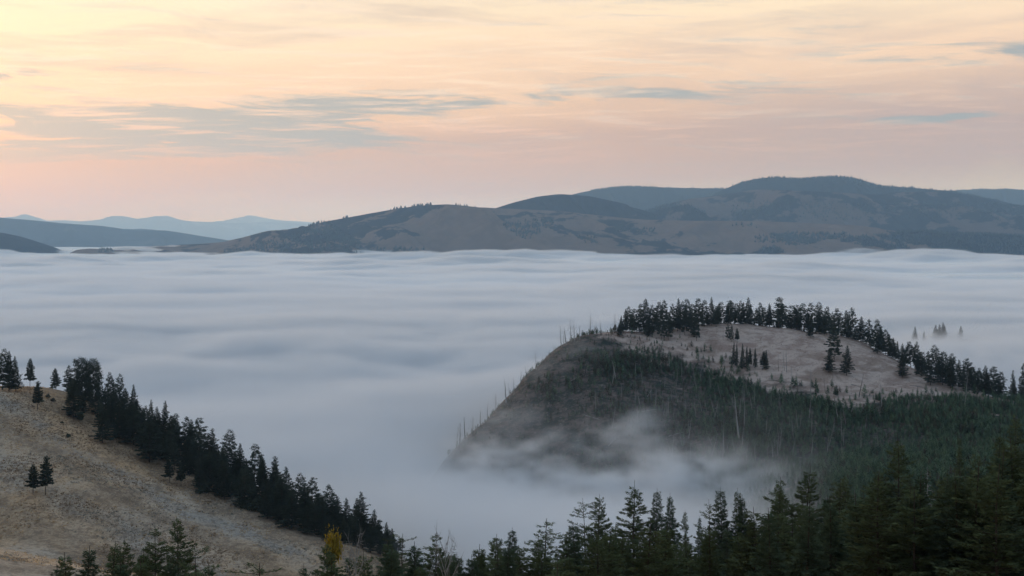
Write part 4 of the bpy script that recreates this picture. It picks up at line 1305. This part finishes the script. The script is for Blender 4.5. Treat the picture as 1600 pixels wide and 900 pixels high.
while n < 170:
    px = rp.triangular(880, 1420, 1150); py = rp.uniform(562, 735)
    if py < meadow_edge(px) + 12 or (px < 1000 and py > 690): continue
    q = hit(px, py, 400)
    if q is None: continue
    zone = 'on the brown burnt shoulder' if px < 1040 else 'below the reddish ground' if px < 1130 else 'below the file of narrow pines' if px < 1210 else 'below the open meadow' if px < 1320 else 'in the green regrowth under the right meadow'
    zone += ', upper slope' if py < 640 else ', lower slope'
    plant('snag' if rp.random() < 0.55 else 'branchy_snag', q[0], q[1], q[2], rp.uniform(4.5, 11), 'thin grey dead trunk %s' % zone, 'dead tree', 'dead_tree', 'thin grey dead trunks ' + zone, rp.uniform(0.7, 1.4), None, 0.12)
    n += 1


# ------------------------------------------------------------------ bushes
def bush_mesh(seed, n=420, r=1.0, spray=0.42):
    rs = np.random.RandomState(seed)
    lob = rs.randn(7, 3) * np.array([0.5, 0.5, 0.25]) + np.array([0, 0, 0.6])
    c = lob[rs.randint(0, 7, n)] + rs.randn(n, 3) * 0.24
    c[:, 2] = np.abs(c[:, 2])
    d = rs.randn(n, 3); d[:, 2] = np.abs(d[:, 2]) + 0.3; d /= np.linalg.norm(d, axis=1)[:, None]
    s = np.cross(d, rs.randn(n, 3)); s /= np.linalg.norm(s, axis=1)[:, None]
    ln = spray * (0.5 + rs.rand(n))[:, None]
    q = np.stack([c - d * ln * 0.4, c + s * ln * 0.2, c + d * ln * 0.6, c - s * ln * 0.2], 1) * r
    return q.reshape(-1, 3), np.arange(n * 4).reshape(-1, 4)
BUSH = [mesh_data('bush', bush_mesh(s), M_HILL) for s in range(3)] + [mesh_data('bush', bush_mesh(9), M_SAGE)]
for px, py, r, k, lab in [(405, 800, 3.2, 0, 'big dark rounded bush at the band\'s lower edge'), (390, 795, 2.6, 1, 'dark bush left of the big rounded one'), (123, 657, 1.8, 2, 'low black bush at the foot of the wide upper conifer'),
                          (105, 684, 0.8, 0, 'tiny dark bush alone on the pale frosted strip'), (97, 662, 0.5, 1, 'smallest dark bush above the lone one'), (322, 772, 2.4, 2, 'leaning shaggy bush beside two small conifers'),
                          (74, 622, 0.8, 3, 'grey sagebrush on the shadowed hilltop rim'), (82, 628, 0.8, 3, 'second grey sagebrush on the hilltop rim'), (82, 596, 0.9, 1, 'low dark bush on the hilltop skyline')]:
    q = hit(px, py, 150)
    if q is None: continue
    o = bpy.data.objects.new('bush', BUSH[k]); COL.objects.link(o); o.location = q; o.scale = (r, r, r * 0.9); o.rotation_euler = (0, 0, rp.uniform(0, 6))
    o['label'] = lab; o['category'] = 'bush'


# ------------------------------------------------------------------ young pines: the regrowth on the burnt slope
def young_mesh(seed):
    rs = np.random.RandomState(seed); q = []
    for i in range(26):
        u = i / 26.0; az = i * 2.4 + rs.rand(); L = 0.30 * (1 - u) ** 0.8 + 0.04
        o = np.array([0, 0, 0.06 + 0.9 * u]); d = np.array([math.cos(az), math.sin(az), 0.55 + 0.6 * u]); t = o + d * L
        s = np.array([-math.sin(az), math.cos(az), 0.2]) * (0.075 * (1.2 - u))
        m = o + d * L * 0.5
        q.append([o, m + s, t, m - s])
    q = np.array(q); return q.reshape(-1, 3), np.arange(len(q) * 4).reshape(-1, 4)
YV = [young_mesh(s) for s in range(4)]
YM = [mesh_data('young_pine', v, m_) for v, m_ in zip(YV, (M_YOUNG, M_YOUNGL, M_YOUNG, M_YOUNGB))]
r2 = np.random.RandomState(77)
N = 80000
xx = r2.uniform(-45, 300, N); yy = r2.uniform(330, 770, N)
zz = ground_z(xx, yy)
qx = 800 + F * xx / yy; qy = HY - F * zz / yy
nz = fbm(xx, yy, 26, 3, 401)
inside = qy > meadow_edge(qx) + 4 + nz * 42 - 6
wet = np.clip((qx - 900) / 330.0, 0, 1) * 0.50 + np.clip((qy - 575) / 140, 0, 1) * 0.20 + 0.30
wet = np.where((qx < 1100) & (qy > 665), wet * 0.7, wet)
keep = inside & (r2.rand(N) < np.clip(wet + nz * 0.6, 0.05, 0.95)) & (qx < 1640) & (qx > 700) & (qy < 830)
# saplings straying up onto the meadow's edge
stray = (~inside) & (qy > meadow_edge(qx) - np.where(qx < 1180, 34, 18)) & (r2.rand(N) < np.where(qx < 1180, 0.10, 0.06))
keep |= stray
idx = np.nonzero(keep)[0]
hgt = (1.7 + 2.9 * r2.rand(len(idx)) ** 1.4) * np.clip(0.75 + nz[idx] * 0.8 + 0.25 * np.clip((qx[idx] - 950) / 300, 0, 1), 0.5, 1.4)
P3 = np.stack([xx[idx], yy[idx], zz[idx]], 1)
vis = qy[idx] < np.interp(qx[idx], [700, 900, 1100, 1200, 1300, 1400, 1500, 1600], [820, 760, 760, 740, 730, 690, 690, 650])
order = np.argsort(np.where(vis, -hgt / yy[idx], 1))
solo = order[:300]; rest = np.setdiff1d(np.arange(len(idx)), solo)
for j in solo:
    o = bpy.data.objects.new('young_pine', YM[j % 4]); COL.objects.link(o)
    o.location = P3[j]; w = hgt[j] * r2.uniform(0.9, 1.3); o.scale = (w, w, hgt[j]); o.rotation_euler = (0, 0, r2.rand() * 6.28)
    side = 'above the fog wisps' if qx[idx][j] < 1200 else 'below the open meadow' if qx[idx][j] < 1400 else 'beneath the right-hand wood'
    o['label'] = 'small green young pine in the dense regrowth ' + side; o['category'] = 'young pine'; o['group'] = 'young pines in the regrowth ' + side

def scatter_merge(name, base_list, pts, sc_xy, sc_z, mats, mat_idx, label, cat):
    Vs, Fs, Ms = [], [], []; off = 0
    for b in range(len(base_list)):
        sel = np.nonzero(np.arange(len(pts)) % len(base_list) == b)[0]
        bv, bf = base_list[b]; n = len(sel); a = r2.rand(n) * 6.283
        c, s = np.cos(a)[:, None], np.sin(a)[:, None]
        v = np.stack([(bv[None, :, 0] * c - bv[None, :, 1] * s) * sc_xy[sel, None], (bv[None, :, 0] * s + bv[None, :, 1] * c) * sc_xy[sel, None], bv[None, :, 2] * sc_z[sel, None]], 2)
        v += pts[sel][:, None, :]
        f = bf[None] + (np.arange(n) * len(bv))[:, None, None] + off
        Vs.append(v.reshape(-1, 3)); Fs.append(f.reshape(-1, bf.shape[1])); Ms.append(np.repeat(mat_idx[sel], len(bf))); off += n * len(bv)
    o = mesh_obj(name, np.concatenate(Vs), np.concatenate(Fs), mats)
    o.data.polygons.foreach_set('material_index', np.concatenate(Ms).astype(np.int32))
    o['kind'] = 'stuff'; o['label'] = label; o['category'] = cat
    return o
brown = (r2.rand(len(rest)) < np.where(qx[idx][rest] < 1080, 0.45, 0.15)).astype(int)
brown = np.where((brown == 0) & (r2.rand(len(rest)) < 0.38), 2, brown)
scatter_merge('young_pines', YV, P3[rest], hgt[rest] * 1.15, hgt[rest], [M_YOUNG, M_YOUNGB, M_YOUNGL], brown, 'dense mass of young pines covering the burnt slope', 'young pines')
print('young pines', len(idx))


# ------------------------------------------------------------------ grass and litter
def tuft(seed, k=5, h=1.0):
    rs = np.random.RandomState(seed); q = []
    for i in range(k):
        a = rs.rand() * 6.28; b = np.array([math.cos(a), math.sin(a), 0]) * 0.28 * rs.rand()
        t = b + np.array([math.cos(a) * 0.5 * rs.rand(), math.sin(a) * 0.5 * rs.rand(), h * (0.6 + 0.5 * rs.rand())])
        s = np.array([-math.sin(a + 0.5), math.cos(a + 0.5), 0]) * 0.11
        q += [b - s, b + s, t]
    return np.array(q), np.arange(len(q)).reshape(-1, 3)
def grass_mat(name, a, b):
    m, nt, out = new_mat(name); p = pos(nt)
    c = nt.mix(nt.noise(p, 0.25, 3), a, b)
    d = nt.new('ShaderNodeBsdfDiffuse'); nt.put(d.inputs[0], c)
    t = nt.new('ShaderNodeBsdfTranslucent'); nt.put(t.inputs[0], c)
    mx = nt.new('ShaderNodeMixShader'); mx.inputs[0].default_value = 0.45
    nt.l.new(d.outputs[0], mx.inputs[1]); nt.l.new(t.outputs[0], mx.inputs[2]); nt.l.new(mx.outputs[0], out.inputs[0])
    return m
GM = [grass_mat('straw', (0.50, 0.36, 0.22), (0.66, 0.47, 0.28)), grass_mat('brown_grass', (0.22, 0.145, 0.09), (0.33, 0.235, 0.15)), grass_mat('sage', (0.19, 0.19, 0.165), (0.36, 0.34, 0.30))]
N = 80000
gx = r2.uniform(-215, -20, N); gy = r2.uniform(270, 490, N); ggz = ground_z(gx, gy)
sx = 800 + F * gx / gy; sy = HY - F * ggz / gy
nn = fbm(gx, gy, 14, 3, 501); n5 = fbm(gx, gy, 45, 3, 551)
ok = (gy < np.interp(sx, ridge_px, ridge_D) + 12) & (sx > -30) & (sy < 930) & (r2.rand(N) < np.clip(0.45 + nn * 1.8, 0.04, 1))
gi = np.nonzero(ok)[0]
mi = np.where(nn[gi] + r2.rand(len(gi)) * 0.4 - 0.2 > 0.18, 1, 0); mi = np.where((n5[gi] > 0.10) & (r2.rand(len(gi)) < 0.55), 2, mi)
gs = 0.25 + 0.40 * r2.rand(len(gi)) ** 1.5
scatter_merge('grass', [tuft(s) for s in range(5)], np.stack([gx, gy, ggz - 0.03], 1)[gi], gs * 1.7, gs * 0.75, GM, mi, 'dry straw-coloured bunch grass and sage on the left hillside', 'grass')
N = 26000
gx = r2.uniform(0, 300, N); gy = r2.uniform(600, 800, N); ggz = ground_z(gx, gy); sx = 800 + F * gx / gy; sy = HY - F * ggz / gy
ok = (sy < meadow_edge(sx) + 6) & (sx > 930) & (r2.rand(N) < 0.7); gi = np.nonzero(ok)[0]; gs = 0.28 + 0.4 * r2.rand(len(gi))
MG = [grass_mat('pale_meadow', (0.44, 0.36, 0.32), (0.56, 0.46, 0.41)), grass_mat('meadow_brown', (0.25, 0.18, 0.155), (0.36, 0.275, 0.24))]
scatter_merge('grass', [tuft(s + 9) for s in range(5)], np.stack([gx, gy, ggz - 0.03], 1)[gi], gs * 1.5, gs * 0.8, MG, (r2.rand(len(gi)) < 0.3).astype(int), 'frosted pale grass on the knoll meadow', 'grass')

# fallen trunks lying on the burnt slope
LOG = mesh_data('fallen_log', (lambda V, Fq: (tube_path(V, Fq, 0, [(-0.5, 0, 0.02), (0, 0.01, 0.025), (0.5, 0, 0.02)], [0.022, 0.016, 0.006], 6), (np.concatenate(V), np.concatenate(Fq)))[1])([], []), M_GREY)
for i, (px, py, L_, a) in enumerate([(902, 592, 9, 0.5), (1012, 645, 10, 0.4), (1015, 617, 8, 1.2), (972, 540, 8, -0.6), (1060, 680, 9, 0.3), (925, 655, 10, -0.8), (1340, 606, 8, -1.0), (1362, 620, 9, -0.2),
                                     (985, 560, 7, 0.7), (1120, 640, 8, 0.6), (1180, 668, 8, -0.5), (960, 690, 10, 0.9), (1395, 556, 4, 0.1), (1432, 605, 6, -0.4), (1442, 607, 6, -0.35)]):
    q = hit(px, py, 400)
    if q is None: continue
    o = bpy.data.objects.new('fallen_log', LOG); COL.objects.link(o)
    dxl, dyl = math.cos(a) * L_ / 2, math.sin(a) * L_ / 2
    pitch = math.atan2(gz(q[0] + dxl, q[1] + dyl) - gz(q[0] - dxl, q[1] - dyl), L_)
    o.location = (q[0], q[1], (gz(q[0] + dxl, q[1] + dyl) + gz(q[0] - dxl, q[1] - dyl)) / 2 + 0.35); o.scale = (L_, L_, L_); o.rotation_euler = (0, -pitch, a)
    where = 'on the brown burnt shoulder' if px < 1045 else 'among the young pines' if px < 1200 else 'at the foot of the meadow'
    o['label'] = 'bleached fallen trunk lying %s' % where; o['category'] = 'fallen log'; o['group'] = 'fallen trunks ' + where
print('trees', COUNT['n'])
